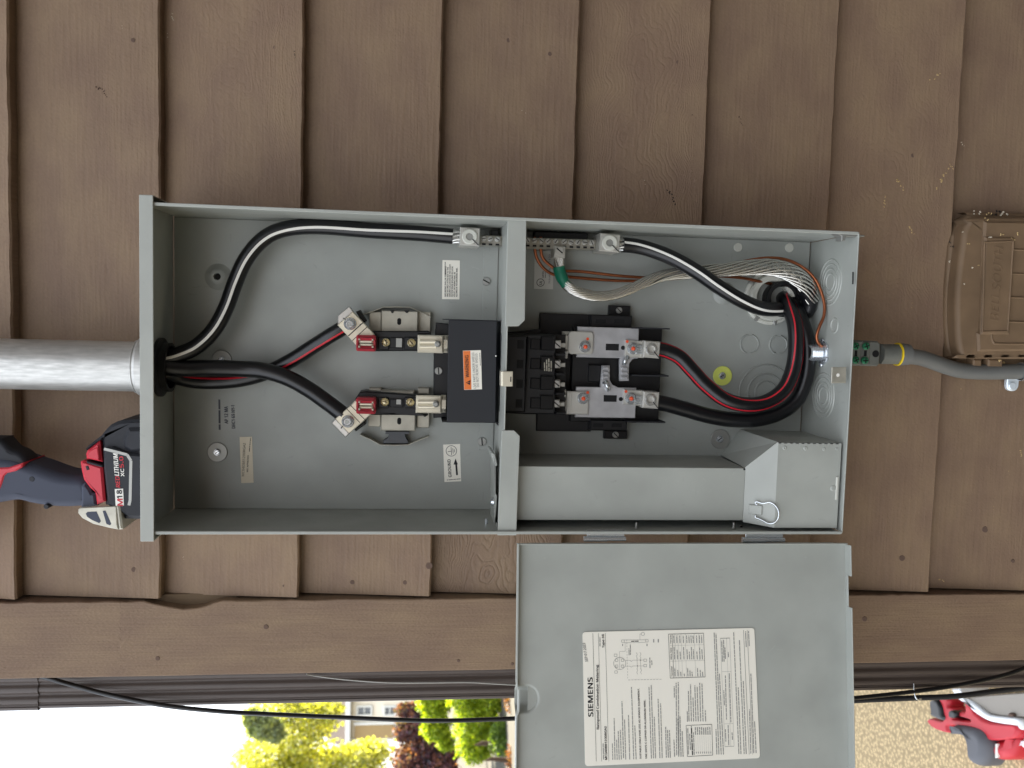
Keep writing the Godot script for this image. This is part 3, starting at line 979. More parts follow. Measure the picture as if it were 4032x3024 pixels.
		put("mounting_dimple", dm, M.inside_paint, encl, "", [dk, M.shadow_gap])
	for q in [[2846, 1480, 37, "lime"], [2836, 1729, 37, "zinc"], [855, 1781, 40, "zinc"], [872, 1418, 40, "zinc"]]:
		var ws := MB.new()
		cyl(ws, q[0], q[1], q[2], 0.004, 0.0062, 0.0005, 30, 8)
		var wn := put("mounting_washer", ws, M.lime_zinc if q[3] == "lime" else M.zinc_dull, encl, "yellow-green coated washer" if q[3] == "lime" else "")
		var hd := MB.new()
		hexagon(hd, q[0] - 1, q[1], 12, 0.0062, 0.0105, 0.001)
		cyl(hd, q[0] - 1, q[1], 14, 0.0062, 0.0076, 0.0005, 16)
		var sl := MB.new()
		rect(sl, q[0] - 10, q[1] - 1.5, q[0] + 8, q[1] + 1.5, 0.0104, 0.01065, 0.0, 0.6)
		put("mounting_screw", hd, M.zinc, wn, "", [sl, M.shadow_gap])
	# small pale discs on the back plate
	for q in [[2907, 974], [3109, 975]]:
		var ds := MB.new()
		cyl(ds, q[0], q[1], 17, 0.004, 0.0052, 0.0006, 22)
		put("pale_disc", ds, M.paint_pale, encl)
	for q in [[2505, 2086], [2888, 2090]]:
		var pn := MB.new()
		var pc := P(q[0], q[1], 0.112)
		pn.lathe([Vector2(0.0026, 0), Vector2(0.0026, 0.0012), Vector2(0.0016, 0.0014), Vector2(0.0016, 0.007), Vector2(0, 0.0074)], Transform3D(Basis(Vector3(0, 1, 0), PI / 2), Vector3(-0.1868, pc.y, pc.z)), 12)
		put("rim_pin", pn, M.zinc_dull, encl)
	# small front tab on the bottom edge, bent corner clip
	frame(2688, 1008, 1344.0)
	var bt := MB.new()
	rect(bt, 966, 722, 1060, 822, 0.1285, 0.1300, 0.0005, 0.03)
	var bh := MB.new()
	cyl(bh, 1007, 772, 11, 0.1296, 0.13015, 0.0, 12)
	put("bottom_tab", bt, M.tin_dull, encl, "", [bh, M.stripe_white])
	var bs := MB.new()
	rect(bs, 1103, 105, 1109, 180, 0.1300, 0.1317, 0.0003, 0.04)
	put("edge_slot_shade", bs, M.shadow_gap, encl)
	frame(2688, 0, 1344.0)
	var cc := MB.new()
	poly(cc, [1000, 1512, 1180, 1524, 1180, 1534, 1060, 1533, 1050, 1560, 1030, 1560, 1032, 1530], 0.112, 0.128, 0.0006)
	put("corner_clip", cc, M.zinc_dull, encl)
	build_gutter()
	build_stickers()
	build_door()

func face(mb: MB, a: Vector3, b: Vector3, c: Vector3, d: Vector3, thick := 0.0012) -> void:
	var n := (b - a).cross(d - a).normalized()
	if n.z < 0.0: n = -n
	var q := [a, b, c, d]
	mb.quad(a, b, c, d, n)
	mb.quad(a - n * thick, b - n * thick, c - n * thick, d - n * thick, -n)
	for i in 4:
		var e: Vector3 = q[i]
		var f: Vector3 = q[(i + 1) % 4]
		mb.quad(e, f, f - n * thick, e - n * thick, ((e + f) / 2 - (a + c) / 2))

# raised wiring-channel cover on the left and the deeper cover box below it
func build_gutter() -> void:
	var x_r: float = 0.0
	frame(0, 0)
	x_r = P(2500, 1840, 0.107).x
	var z1 := 0.107
	var z2 := 0.1245
	var x_l := -0.178
	var y_t := 1.4120
	frame(2700, 1650, 700.0)
	var P3 := P(742, 612, z1); var P9 := P(702, 1335, z1)
	var P4 := P(1155, 293, z2); var P8 := P(1095, 1412, z2); var P6 := P(1935, 313, z2); var P7 := P(1875, 1402, z2)
	var B1 := P(450, 440, 0.004); var B2 := P(690, 120, 0.004); var B5 := P(1430, 130, 0.004)
	P3.x = x_r; B1.x = x_r
	P9 = Vector3(x_l, P3.y, z1)
	P8 = Vector3(-0.1835, P4.y, z2); P7 = Vector3(-0.1835, BOTY + 0.0035, z2); P6 = Vector3(P4.x, BOTY + 0.0035, z2)
	B5 = Vector3(P4.x, BOTY + 0.003, 0.004); B2.x = P4.x
	var cover := MB.new()
	cover.box(Vector3((x_r + x_l) / 2, (y_t + P3.y) / 2, z1 - 0.0006), Vector3(x_r - x_l, y_t - P3.y, 0.0012), 0.0004)
	cover.box(Vector3(x_r - 0.0006, (y_t + P3.y) / 2, (z1 + 0.004) / 2), Vector3(0.0012, y_t - P3.y, z1 - 0.004 - 0.0012), 0.0003)
	cover.box(Vector3(x_l + 0.0006, (y_t + P3.y) / 2, (z1 + 0.06) / 2), Vector3(0.0012, y_t - P3.y, z1 - 0.06 - 0.0012), 0.0003)
	put("channel_cover", cover, M.paint, encl)
	var bx := MB.new()
	face(bx, P4, P8, P7, P6)
	face(bx, Vector3(x_r, P3.y, z1), Vector3(x_l - 0.002, P3.y, z1), P8, P4)           # sloping upper face
	face(bx, B1, Vector3(x_r, P3.y, z1), P4, B2)                                        # sloping corner
	face(bx, B2, P4, P6, B5)
	put("cover_box", bx, M.paint, encl)
	for q in [[1232, 358, 26], [1490, 364, 26], [1722, 376, 22], [1880, 374, 18], [1835, 860, 38]]:
		var dp := MB.new()
		var u := unit(q[0], q[1], z2)
		dp.lathe([Vector2(q[2] * u, 0), Vector2(q[2] * 0.7 * u, 0.0007), Vector2(q[2] * 0.45 * u, 0.0008), Vector2(0, 0.0002 if q[2] < 30 else 0.0008)], at_z(q[0], q[1], z2), 16)
		put("pressed_dimple", dp, M.paint, encl)
	# dark inlays painting the shade in the notched folded corners
	for q in [[730, 626, 12, z1], [694, 1338, 12, z1], [1078, 1414, 12, z2]]:
		var g := MB.new()
		rect(g, q[0] - q[2], q[1] - 10, q[0] + q[2], q[1] + 10, q[3] - 0.002, q[3] + 0.0003, 0.0)
		put("notch_shade", g, M.shadow_gap, encl)
	var lat := MB.new()
	rect(lat, 1872, 725, 1898, 1000, z2 - 0.004, z2 + 0.0015, 0.0005)
	put("latch_tongue", lat, M.paint_pale, encl)
	# pull ring hanging from a strap on the sloping face
	var rg := MB.new()
	var zr := func(x: float) -> float: return lerpf(z1, z2, clampf((x - 720.0) / 410.0, 0.0, 1.0)) + 0.004
	var loop := []
	for q in [[890, 1068], [866, 1045], [885, 1028], [960, 1048], [1040, 1036], [1110, 1070], [1155, 1150], [1150, 1235], [1100, 1290], [1030, 1298], [960, 1262], [900, 1236], [866, 1222], [872, 1200]]:
		loop.append_array([q[0], q[1], zr.call(q[0])])
	rg.tube(path(loop, 6), [0.00105], 8)
	var ringo := put("pull_ring", rg, M.zinc, encl)
	var sp := MB.new()
	var slope := Basis(Vector3(1, 0, 0), -atan2(z2 - z1, P3.y - P4.y))
	sp.box(P(868, 1128, zr.call(868) - 0.0028), Vector3(0.0125, 0.0165, 0.0024), 0.0008, slope)
	put("ring_strap", sp, M.paint, ringo)

func sticker(called: String, parent: Node3D, x0: float, y0: float, x1: float, y1: float, z: float, m: Material, draw: Callable, label: String, skew := 0.0, round_px := 0.0) -> void:
	var pp := MB.new()
	rect(pp, x0, y0, x1, y1, z - 0.0002, z + 0.00025, 0.0, skew, round_px)
	var ink := MB.new()
	var second := MB.new()
	draw.call(ink, second, z + 0.00045)
	put(called, pp, m, parent, label, [ink, M.ink, second, M.warning_orange])

func build_stickers() -> void:
	frame(1344, 1008, 1344.0)
	var zb := 0.0043
	sticker("notice_sticker", encl, 654, 28, 767, 280, zb, M.paper, func(ink, _s, z):
		var t := ["GROUNDING SHALL BE TERMINATED", "AND SECURELY ATTACHED TO THE", "GROUND LUG LOCATED IN THE UTILITY", "SECTION WHEN REQUIRED BY LOCAL", "UTILITY. NO WIRING SHALL BE", "ALLOWED IN THE GROUNDING WIRE."]
		var ends := [66, 72, 54, 66, 104, 76]
		for i in 6:
			lettering(ink, t[i], 678 + i * 14.7, 264, 680 + i * 14.7, ends[i], 9.5, z, font_bold)
		dashes(ink, 672, 120, 673, 38, 5, z), "white notice sticker with six lines of print", 0.012, 4.0)
	sticker("listing_sticker", encl, 1251, -30, 1374, 212, zb, M.paper_grey, func(ink, _s, z):
		arc(ink, 1291, 172, 24, 4, z)
		lettering(ink, "UL", 1300, 186, 1302, 160, 17, z, font_bold)
		lettering(ink, "LISTED", 1312, 140, 1314, 100, 11, z, font_bold)
		dashes(ink, 1322, 142, 1323, 105, 4, z)
		lettering(ink, "Issue No. A-1199", 1353, 178, 1357, -10, 13, z, font_plain), "grey listing sticker partly behind the copper wires", 0.01)
	sticker("ground_sticker", encl, 664, 1219, 773, 1464, zb, M.paper, func(ink, _s, z):
		lettering(ink, "GROUND", 715, 1432, 707, 1318, 20, z, font_bold)
		arc(ink, 713, 1263, 34, 3.2, z)
		line(ink, 690, 1268, 713, 1265, 3.2, z); line(ink, 711, 1238, 715, 1291, 3.2, z); line(ink, 722, 1245, 725, 1281, 3.2, z); line(ink, 732, 1252, 734, 1272, 3.2, z)
		line(ink, 750, 1420, 744, 1348, 12, z)
		var a := P(727, 1352, z); var b := P(755, 1350, z); var c := P(740, 1312, z)
		ink.flat(a, b, c, Vector3(0, 0, 1))
		dashes(ink, 684, 1452, 773, 1444, 5, z), "white sticker with a ground symbol and arrow", 0.055)
	frame(820, 1550, 500.0)
	sticker("catalogue_sticker", encl, 560, 738, 776, 1572, zb, M.paper_tan, func(ink, _s, z):
		lettering(ink, "MC0408B1200RGA2", 626, 1440, 652, 862, 44, z, font_plain)
		lettering(ink, "NEC APPROVED", 694, 1365, 708, 1075, 26, z, font_bold)
		dashes(ink, 716, 1010, 736, 770, 14, z), "small tan sticker with a catalogue number", 0.04)
	frame(500, 1280, 600.0)
	var st := MB.new()
	lettering(st, "AP 12 MA", 1468, 1430, 1462, 1180, 50, zb + 0.0004, font_bold)
	lettering(st, "DHC1 69 NY-1", 1570, 1500, 1560, 1165, 48, zb + 0.0004, font_bold)
	dashes(st, 1345, 1520, 1340, 1080, 34, zb + 0.0004)
	put("ink_stamp", st, M.ink_faint, encl)

func door_hit(u: float, v: float, xf: Transform3D, w: float) -> Vector3:
	var keep := [fx, fy, fk, fxf]
	frame(0, 0, 2212.0, xf)
	var p := P(u, v, w)
	fx = keep[0]; fy = keep[1]; fk = keep[2]; fxf = keep[3]
	return p

func build_door() -> void:
	var a := deg_to_rad(8.5)
	var hinge := Vector3(-0.2010, 1.2168, 0.1310)
	var xf := Transform3D(Basis(Vector3(cos(a), 0, -sin(a)), Vector3(0, 1, 0), Vector3(sin(a), 0, cos(a))), hinge)
	var yt := 1.3955 - hinge.y
	var yb := 0.9750 - hinge.y
	var far := -0.385
	var h := 0.0150
	var dent := door_hit(2068, 2752, xf, 0.0)
	var sheet_ := MB.new()
	var nx := 150
	var ny := 130
	var zz := func(x: float, y: float) -> float:
		var d := Vector2((x - dent.x), (y - dent.y))
		var q := d.length() / 0.0175
		var z := 0.0
		if y > dent.y:
			q = absf(d.x) / 0.0175
		if q < 1.0:
			z -= 0.0110 * (1.0 - smoothstep(0.45, 1.0, q))
		return z + 0.0005 * sin(x * 11.0) * cos(y * 9.0)
	var gp := func(i: int, j: int) -> Vector3:
		var sx := pow(float(i) / nx, 1.0)
		var x := lerpf(far, -0.001, sx)
		var y := lerpf(yt, yb, pow(float(j) / ny, 1.7))
		return Vector3(x, y, zz.call(x, y))
	var nrm := func(p: Vector3) -> Vector3:
		var e := 0.0008
		return Vector3(-(zz.call(p.x + e, p.y) - zz.call(p.x - e, p.y)) / (2 * e), -(zz.call(p.x, p.y + e) - zz.call(p.x, p.y - e)) / (2 * e), 1.0).normalized()
	for i in nx:
		for j in ny:
			# flat far from the thumb recess, so only the cells near it are made fine
			var c: Vector3 = gp.call(i, j)
			var p := [gp.call(i, j), gp.call(i + 1, j), gp.call(i + 1, j + 1), gp.call(i, j + 1)]
			var n := [nrm.call(p[0]), nrm.call(p[1]), nrm.call(p[2]), nrm.call(p[3])]
			for k in 4:
				p[k] = xf * p[k]; n[k] = xf.basis * n[k]
			sheet_.tri(p[0], p[1], p[2], n[0], n[1], n[2]); sheet_.tri(p[0], p[2], p[3], n[0], n[2], n[3])
	# turned edges: hinge side, free side, upper edge
	for q in [[-0.0008, (yt + yb) / 2, 0.0016, yt - yb, 0.006], [far, (yt + yb) / 2, 0.0016, yt - yb, h]]:
		sheet_.box(xf * Vector3(q[0], q[1], q[4] / 2), Vector3(q[2], q[3], q[4]), 0.0004, xf.basis)
	sheet_.box(xf * Vector3(far / 2, (yt + yb) / 2, -0.0028), Vector3(-far, yt - yb - 0.03, 0.0012), 0.0, xf.basis)
	var door := put("door", sheet_, M.paint, encl, "grey sheet steel door hanging open on its hinges")
	# upper lip, dipping where the thumb recess meets it
	var lip := MB.new()
	for k in 80:
		var x1 := far * k / 80.0
		var x2 := far * (k + 1) / 80.0
		var dip := func(x: float) -> float:
			var q := absf(x - dent.x) / 0.0165
			return -0.0026 * (1.0 - smoothstep(0.7, 1.15, q))
		var y1: float = yt + dip.call(x1)
		var y2: float = yt + dip.call(x2)
		for w in [[0.0, h * 0.55]]:
			lip.quad(xf * Vector3(x1, y1, -0.003), xf * Vector3(x2, y2, -0.003), xf * Vector3(x2, y2, w[1]), xf * Vector3(x1, y1, w[1]), Vector3(0, 1, 0))
			lip.quad(xf * Vector3(x1, y1 - 0.0015, -0.003), xf * Vector3(x2, y2 - 0.0015, -0.003), xf * Vector3(x2, y2 - 0.0015, w[1]), xf * Vector3(x1, y1 - 0.0015, w[1]), Vector3(0, -1, 0))
			lip.quad(xf * Vector3(x1, y1, w[1]), xf * Vector3(x2, y2, w[1]), xf * Vector3(x2, y2 - 0.0015, w[1]), xf * Vector3(x1, y1 - 0.0015, w[1]), xf.basis.z)
	put("upper_lip", lip, M.paint, door)
	# lower flange with a notch cut from it
	var n1 := door_hit(3340, 2270, xf, h).x
	var n2 := door_hit(3345, 2394, xf, h).x
	var fl := MB.new()
	for q in [[-0.002, n1, h], [n1, n2, h * 0.42], [n2, far, h]]:
		fl.box(xf * Vector3((q[0] + q[1]) / 2, yb + 0.0007, q[2] / 2), Vector3(q[0] - q[1], 0.0014, q[2]), 0.0004, xf.basis)
	put("lower_flange", fl, M.paint, door)
	# two hinges
	for q in [[2378, 2122, 46], [3003, 2126, 46]]:
		frame(0, 0)
		var hb := MB.new()
		var c := P(q[0] - 34, q[1], 0.128)
		var u := unit(q[0], q[1], 0.128)
		hb.lathe([Vector2(0, -q[2] * u), Vector2(0.0034, -q[2] * u), Vector2(0.0034, q[2] * u), Vector2(0, q[2] * u)], Transform3D(Basis(Vector3(1, 0, 0), PI / 2), c), 14)
		hb.lathe([Vector2(0, q[2] * u * 0.9), Vector2(0.0028, q[2] * u * 1.02), Vector2(0.0028, q[2] * u * 2.6), Vector2(0, q[2] * u * 2.6)], Transform3D(Basis(Vector3(1, 0, 0), PI / 2), c), 14)
		hb.box(c + Vector3(0.006, -q[2] * u * 0.9, -0.0015), Vector3(0.010, q[2] * u * 3.2, 0.0012), 0.0003)
		put("hinge", hb, M.zinc, door)
	# the big printed sheet
	frame(0, 0, 2212.0, xf)
	var pw := 0.0006
	var c0 := P(2293.5, 2489, pw); var c1 := P(2970, 2472.6, pw); var c2 := P(2992.5, 2985, pw); var c3 := P(2304, 3017, pw)
	var pp := MB.new()
	var outl := PackedVector2Array()
	var cs := [c0, c1, c2, c3]
	for i in 4:
		var p: Vector3 = cs[i]; var q: Vector3 = cs[(i + 3) % 4]; var r: Vector3 = cs[(i + 1) % 4]
		var e1 := (q - p).normalized() * 0.0042
		var e2 := (r - p).normalized() * 0.0042
		for k in 6:
			var t := k / 5.0
			var g := (p + e1) * (1 - t) * (1 - t) + p * 2.0 * t * (1 - t) + (p + e2) * t * t
			outl.append(Vector2(g.x, g.y))
	pp.prism(outl, 0.0, pw, 0.0, xf, false)
	var ink := MB.new()
	var grey := MB.new()
	print_door_sheet(ink, grey, xf, pw + 0.0003)
	put("wiring_diagram_sheet", pp, M.paper, door, "white printed sheet with heading, diagram and tables", [ink, M.ink, grey, M.ink_grey])

func print_door_sheet(ink: MB, grey: MB, xf: Transform3D, z: float) -> void:
	frame(2270, 2450, 400.0, xf)
	# heading block
	line(ink, 355, 240, 430, 3030, 7, z); line(ink, 475, 240, 548, 3030, 6, z); line(ink, 625, 235, 703, 3030, 6, z)
	lettering(ink, "SIEMENS", 364, 2052, 350, 1205, 108, z, font_bold)
	lettering(ink, "Rainproof Combination Metering", 492, 2330, 475, 930, 52, z, font_bold)
	lettering(ink, "Type 3R", 606, 555, 597, 260, 46, z, font_bold)
	lettering(ink, "MC0408B1200RGA2", 668, 2995, 652, 2265, 46, z, font_bold)
	dashes(grey, 590, 2990, 578, 2640, 26, z); dashes(grey, 512, 525, 510, 320, 24, z)
	lettering(grey, "SEP 0 7 2023", 250, 860, 190, 455, 60, z, font_slant)
	# wiring diagram
	arc(grey, 940, 898, 132, 8, z)
	line(grey, 935, 640, 940, 1030, 5, z); line(grey, 935, 640, 1060, 635, 5, z); line(grey, 1060, 635, 1058, 450, 5, z)
	for q in [[875, 828], [1000, 828], [875, 958], [1000, 958]]:
		for e in [[-26, -26, 26, -26], [26, -26, 26, 26], [26, 26, -26, 26], [-26, 26, -26, -26]]:
			line(grey, q[0] + e[0], q[1] + e[1], q[0] + e[2], q[1] + e[3], 7, z)
	for q in [[850, 720], [860, 1085], [1010, 412], [1530, 405], [1495, 828], [1495, 945]]:
		for e in [[-30, -26, 30, -26], [30, -26, 30, 26], [30, 26, -30, 26], [-30, 26, -30, -26]]:
			line(grey, q[0] + e[0], q[1] + e[1], q[0] + e[2], q[1] + e[3], 7, z)
	line(grey, 1030, 388, 1500, 382, 6, z); line(grey, 1035, 448, 1500, 440, 6, z)
	dashes(ink, 1190, 418, 1350, 412, 20, z)
	line(grey, 1380, 380, 1380, 258, 6, z); line(grey, 1380, 258, 1410, 258, 6, z); arc(grey, 1445, 255, 36, 8, z)
	for s in [[828, 1390], [955, 1326]]:
		line(grey, 1060, s[0] + 4, 1160, s[0] + 2, 5, z); line(grey, 1160, s[0] + 2, 1195, s[0] + 26, 6, z); line(grey, 1195, s[0] + 26, 1225, s[0], 6, z); line(grey, 1225, s[0], 1470, s[0] - 4, 5, z)
		arc(ink, s[1], s[0] - 2, 6, 13, z)
	line(grey, 1316, 780, 1326, 1010, 6, z); line(grey, 1388, 780, 1400, 1010, 6, z)
	for q in [[1300, 660], [1380, 655], [1310, 1010], [1392, 1005]]:
		for k in 3:
			line(grey, q[0] + (k % 2) * 24, q[1] + k * 42, q[0] + ((k + 1) % 2) * 24, q[1] + k * 42 + 42, 6, z)
	var y := 380.0
	while y < 1240.0:
		line(grey, 1085 + y * 0.022, y, 1086 + y * 0.022, y + 38, 6, z); y += 62.0
	var x := 1125.0
	while x < 1870.0:
		line(grey, x, 1258 - (x - 1125) * 0.02, x + 46, 1257 - (x - 1125) * 0.02, 7, z); x += 68.0
	dashes(grey, 1145, 720, 1140, 570, 22, z); dashes(grey, 1175, 710, 1170, 480, 22, z)
	dashes(grey, 1600, 1000, 1595, 770, 24, z); dashes(grey, 1640, 935, 1637, 830, 22, z); dashes(grey, 1680, 440, 1680, 370, 30, z); dashes(grey, 1780, 440, 1780, 370, 30, z)
	dashes(grey, 1003, 520, 1003, 470, 22, z); dashes(grey, 1535, 520, 1535, 470, 26, z)
	# left column of small print
	for q in [[790, 3000, 780, 2640, 22], [838, 2995, 818, 2090, 24], [885, 2995, 873, 2560, 24], [930, 2995, 908, 2370, 24], [976, 2990, 955, 2345, 24], [1025, 2960, 988, 1720, 26], [1072, 2990, 1045, 2120, 24], [1158, 2990, 1130, 2020, 24], [1245, 2985, 1195, 1410, 24], [1298, 2985, 1268, 2250, 24], [1630, 2970, 1578, 1410, 24], [1676, 2965, 1625, 1370, 24], [1720, 2965, 1692, 2060, 24], [1815, 2960, 1775, 1670, 24], [1865, 2960, 1828, 1770, 24], [1956, 2950, 1938, 2280, 26], [2000, 2950, 1980, 2350, 26], [2042, 2950, 2022, 2350, 26]]:
		dashes(grey, q[0], q[1], q[2], q[3], q[4], z)
	lettering(ink, "SUITABLE ONLY FOR USE AS SERVICE EQUIPMENT.", 1412, 2970, 1366, 1440, 36, z, font_bold)
	lettering(ink, "USE 60/75 C COPPER OR ALUMINUM WIRE.", 1535, 2965, 1500, 1690, 36, z, font_bold)
	# tables and the rest
	frame(2630, 2450, 400.0, xf)
	for q in [[10, 262, 775, 240, 9], [50, 1218, 810, 1192, 9], [10, 262, 50, 1218, 8], [775, 240, 810, 1192, 8], [90, 258, 128, 1212, 8], [35, 510, 775, 490, 4], [45, 850, 790, 830, 4], [150, 256, 180, 1208, 4], [215, 254, 245, 1206, 4], [285, 252, 318, 1204, 4], [375, 250, 405, 1202, 4], [570, 245, 605, 1196, 4], [670, 243, 690, 830, 4]]:
		line(ink if q[4] > 5 else grey, q[0], q[1], q[2], q[3], q[4], z)
	lettering(ink, "Torque", 74, 465, 68, 285, 26, z, font_bold); lettering(ink, "Wire Size", 84, 815, 76, 555, 26, z, font_bold); lettering(ink, "Terminal", 104, 1180, 94, 965, 26, z, font_bold)
	for k in 11:
		var xx: float = [125, 190, 255, 330, 405, 455, 500, 545, 620, 680, 730][k]
		dashes(grey, xx + 8, 455, xx, 290, 24, z)
		dashes(grey, xx + 20, 810, xx + 8, 540 + (k % 3) * 50, 24, z)
		if k < 7 or k > 7:
			dashes(grey, xx + 30, 1180, xx + 22, 1000 + (k % 4) * 40, 24, z)
	for q in [[140, 1640, 135, 1395], [190, 2900, 178, 1320], [240, 2900, 225, 1305], [460, 2160, 445, 1500], [510, 2160, 490, 1350], [560, 2160, 545, 1640], [610, 2160, 585, 1375], [660, 2160, 635, 1395], [712, 2160, 690, 1320], [765, 2160, 740, 1325], [822, 2160, 812, 1920], [425, 2170, 420, 1940], [145, 2930, 130, 2560], [235, 2930, 215, 2100], [285, 2930, 262, 2050], [330, 2930, 310, 2370], [1210, 2880, 1120, 1110], [1160, 2880, 1045, 250], [1110, 2880, 1005, 225], [1065, 2880, 1045, 2330], [1545, 2870, 1430, 220], [1590, 2870, 1530, 1420], [1660, 2870, 1555, 390], [1705, 2870, 1640, 1280], [1920, 2850, 1885, 2160], [1870, 2850, 1805, 1120], [1770, 520, 1755, 190], [1705, 540, 1690, 200], [1805, 2860, 1775, 1900]]:
		dashes(grey, q[0], q[1], q[2], q[3], 25, z)
	for q in [[1645, 170, 1770, 2880, 7], [1725, 165, 1848, 2880, 6], [1140, 352, 1240, 2710, 5], [1345, 345, 1440, 2700, 5], [1140, 352, 1345, 345, 8], [1240, 2710, 1440, 2700, 6], [1275, 350, 1370, 2705, 4], [1175, 1078, 1380, 1070, 5], [1225, 2215, 1425, 2205, 5]]:
		line(ink if q[4] > 5 else grey, q[0], q[1], q[2], q[3], q[4], z)
	for q in [[1185, 860, 1170, 400], [1222, 860, 1210, 380], [1250, 800, 1240, 550], [1320, 760, 1312, 650], [1275, 2120, 1250, 1160], [1370, 2180, 1335, 1110], [1230, 1810, 1215, 1480], [1262, 2600, 1250, 2330], [1325, 2680, 1310, 2240], [1405, 2560, 1395, 2400]]:
		dashes(grey, q[0], q[1], q[2], q[3], 25, z)
	# lower left table
	for q in [[395, 2250, 955, 2225, 8], [425, 2925, 975, 2895, 8], [395, 2250, 425, 2925, 8], [955, 2225, 975, 2895, 9]]:
		line(ink, q[0], q[1], q[2], q[3], q[4], z)
	dashes(grey, 445, 2880, 430, 2310, 26, z); dashes(grey, 490, 2780, 472, 2430, 26, z); dashes(ink, 535, 2890, 510, 2270, 30, z); dashes(grey, 572, 2890, 556, 2400, 24, z)
	for k in 8:
		var xx := 596.0 + k * 45.0
		dashes(grey, xx + 6, 2450, xx, 2285, 28, z)
		line(grey, xx + 22, 2860, xx + 6, 2470, 2.5, z)
		dashes(grey, xx + 24, 2860, xx + 22, 2820, 20, z)

# ---------------------------------------------------------------- what is mounted and wired inside
func build_jaw_block(x0: float, y0: float, up: bool) -> void:
	frame(x0, y0, 600.0)
	var t := thing("meter_jaw_block", "black meter socket block with red clip, fed by the red-striped cable" if up else "black meter socket block with red clip, fed by the plain black cable", "meter socket", fxf * P(1330, 760 if up else 400, 0.01), "meter socket blocks above the black shield")
	var bz := 0.012
	var br := MB.new()
	if up:
		rect(br, 930, 468, 1112, 790, 0.004, 0.016, 0.001); rect(br, 1630, 470, 1828, 800, 0.004, 0.016, 0.001)
		rect(br, 1112, 458, 1640, 790, 0.006, 0.026, 0.001)
	else:
		rect(br, 915, 420, 1102, 668, 0.004, 0.016, 0.001, 0.0, 25); rect(br, 1625, 420, 1810, 683, 0.004, 0.016, 0.001, 0.0, 25)
		rect(br, 1102, 420, 1610, 728, 0.006, 0.026, 0.0015)
		rect(br, 935, 100, 1112, 190, 0.004, 0.018, 0.001); rect(br, 1640, 100, 1810, 190, 0.004, 0.018, 0.001); rect(br, 1105, 140, 1590, 190, 0.006, 0.026, 0.001)
	var slot := MB.new()
	var sy := 612.0 if up else 583.0
	rect(slot, 1342, sy - 50, 1400, sy + 50, 0.025, 0.0264, 0.0, 0.0, 28)
	put("support_bracket", br, M.tin_dull, t, "", [slot, M.shadow_gap])
	var sp := MB.new()
	var pts := [835, 515, 0.014, 1000, 462, 0.014, 1140, 405, 0.014, 1335, 402, 0.014, 1530, 406, 0.014, 1650, 462, 0.014, 1830, 550, 0.014] if up else [812, 772, 0.014, 960, 838, 0.014, 1100, 915, 0.014, 1300, 920, 0.014, 1500, 915, 0.014, 1640, 855, 0.014, 1798, 795, 0.014]
	for i in range(0, pts.size() - 3, 3):
		var a := fxf * P(pts[i], pts[i + 1], 0.012)
		var b := fxf * P(pts[i + 3], pts[i + 4], 0.012)
		sp.box((a + b) / 2, Vector3((b - a).length() + 0.0006, 0.0011, 0.017), 0.0003, Basis(Vector3(0, 0, 1), atan2(b.y - a.y, b.x - a.x)))
	put("leaf_spring", sp, M.tin_dull, t)
	var ck := MB.new()
	if up:
		poly(ck, [1240, 450, 1300, 450, 1285, 490, 1262, 490], 0.012, 0.027); poly(ck, [1440, 450, 1520, 450, 1495, 488, 1470, 488], 0.012, 0.027)
	else:
		poly(ck, [1172, 735, 1515, 735, 1515, 775, 1455, 775, 1470, 830, 1500, 870, 1500, 905, 1130, 905, 1150, 860, 1205, 830, 1220, 775, 1172, 770], 0.006, 0.018)
	put("retaining_clip", ck, M.black if up else M.clip_grey, t)
	var blk := MB.new()
	if up:
		poly(blk, [900, 748, 1640, 752, 1780, 745, 1830, 770, 1830, 800, 1660, 800, 1660, 1040, 1000, 1045, 960, 900], 0.008, 0.040, 0.0015)
	else:
		poly(blk, [800, 160, 900, 150, 1650, 205, 1660, 490, 1790, 495, 1745, 525, 1700, 497, 985, 495, 900, 470, 720, 280], 0.008, 0.040, 0.0015)
	rect(blk, 1235, 845 if up else 262, 1425, 1000 if up else 385, 0.036, 0.0425, 0.0008)
	rect(blk, 1060, 835 if up else 232, 1225, 1030 if up else 400, 0.036, 0.0422, 0.0012, 0.0, 30)
	rect(blk, 1440, 835 if up else 232, 1640, 1030 if up else 400, 0.036, 0.0422, 0.0012, 0.0, 30)
	var win := MB.new()
	rect(win, 1325 if up else 1330, 855 if up else 270, 1410 if up else 1395, 985 if up else 340, 0.0422, 0.0427, 0.0)
	put("insulator", blk, M.black, t, "", [win, M.zinc_dull])
	for q in ([[1178, 915, 0.2], [1548, 920, 0.8]] if up else [[1160, 305, 1.3], [1530, 308, 2.6]]):
		var u := unit(q[0], q[1], 0.044)
		var sc := MB.new()
		sc.lathe([Vector2(60 * u, -0.002), Vector2(60 * u, 0.0006), Vector2(54 * u, 0.0010), Vector2(46 * u, 0.0002), Vector2(46 * u, -0.0006), Vector2(36 * u, -0.0006), Vector2(36 * u, 0.0008), Vector2(30 * u, 0.0014), Vector2(0, 0.0016)], at_z(q[0], q[1], 0.0435), 22)
		var gp := MB.new()
		gp.box(at_z(q[0], q[1], 0.0451).origin, Vector3(70 * u, 11 * u, 0.0006), 0.0, Basis(Vector3(0, 0, 1), q[2]))
		put("terminal_screw", sc, M.brass, t, "", [gp, M.shadow_gap])
	# red clip with its spring jaw
	var yr := 928.0 if up else 365.0
	var rc := MB.new()
	rect(rc, 745, yr - 118, 1030, yr - 40, 0.03, 0.062, 0.003, 0.0, 26)
	rect(rc, 745, yr + 40, 1030, yr + 118, 0.03, 0.062, 0.003, 0.0, 26)
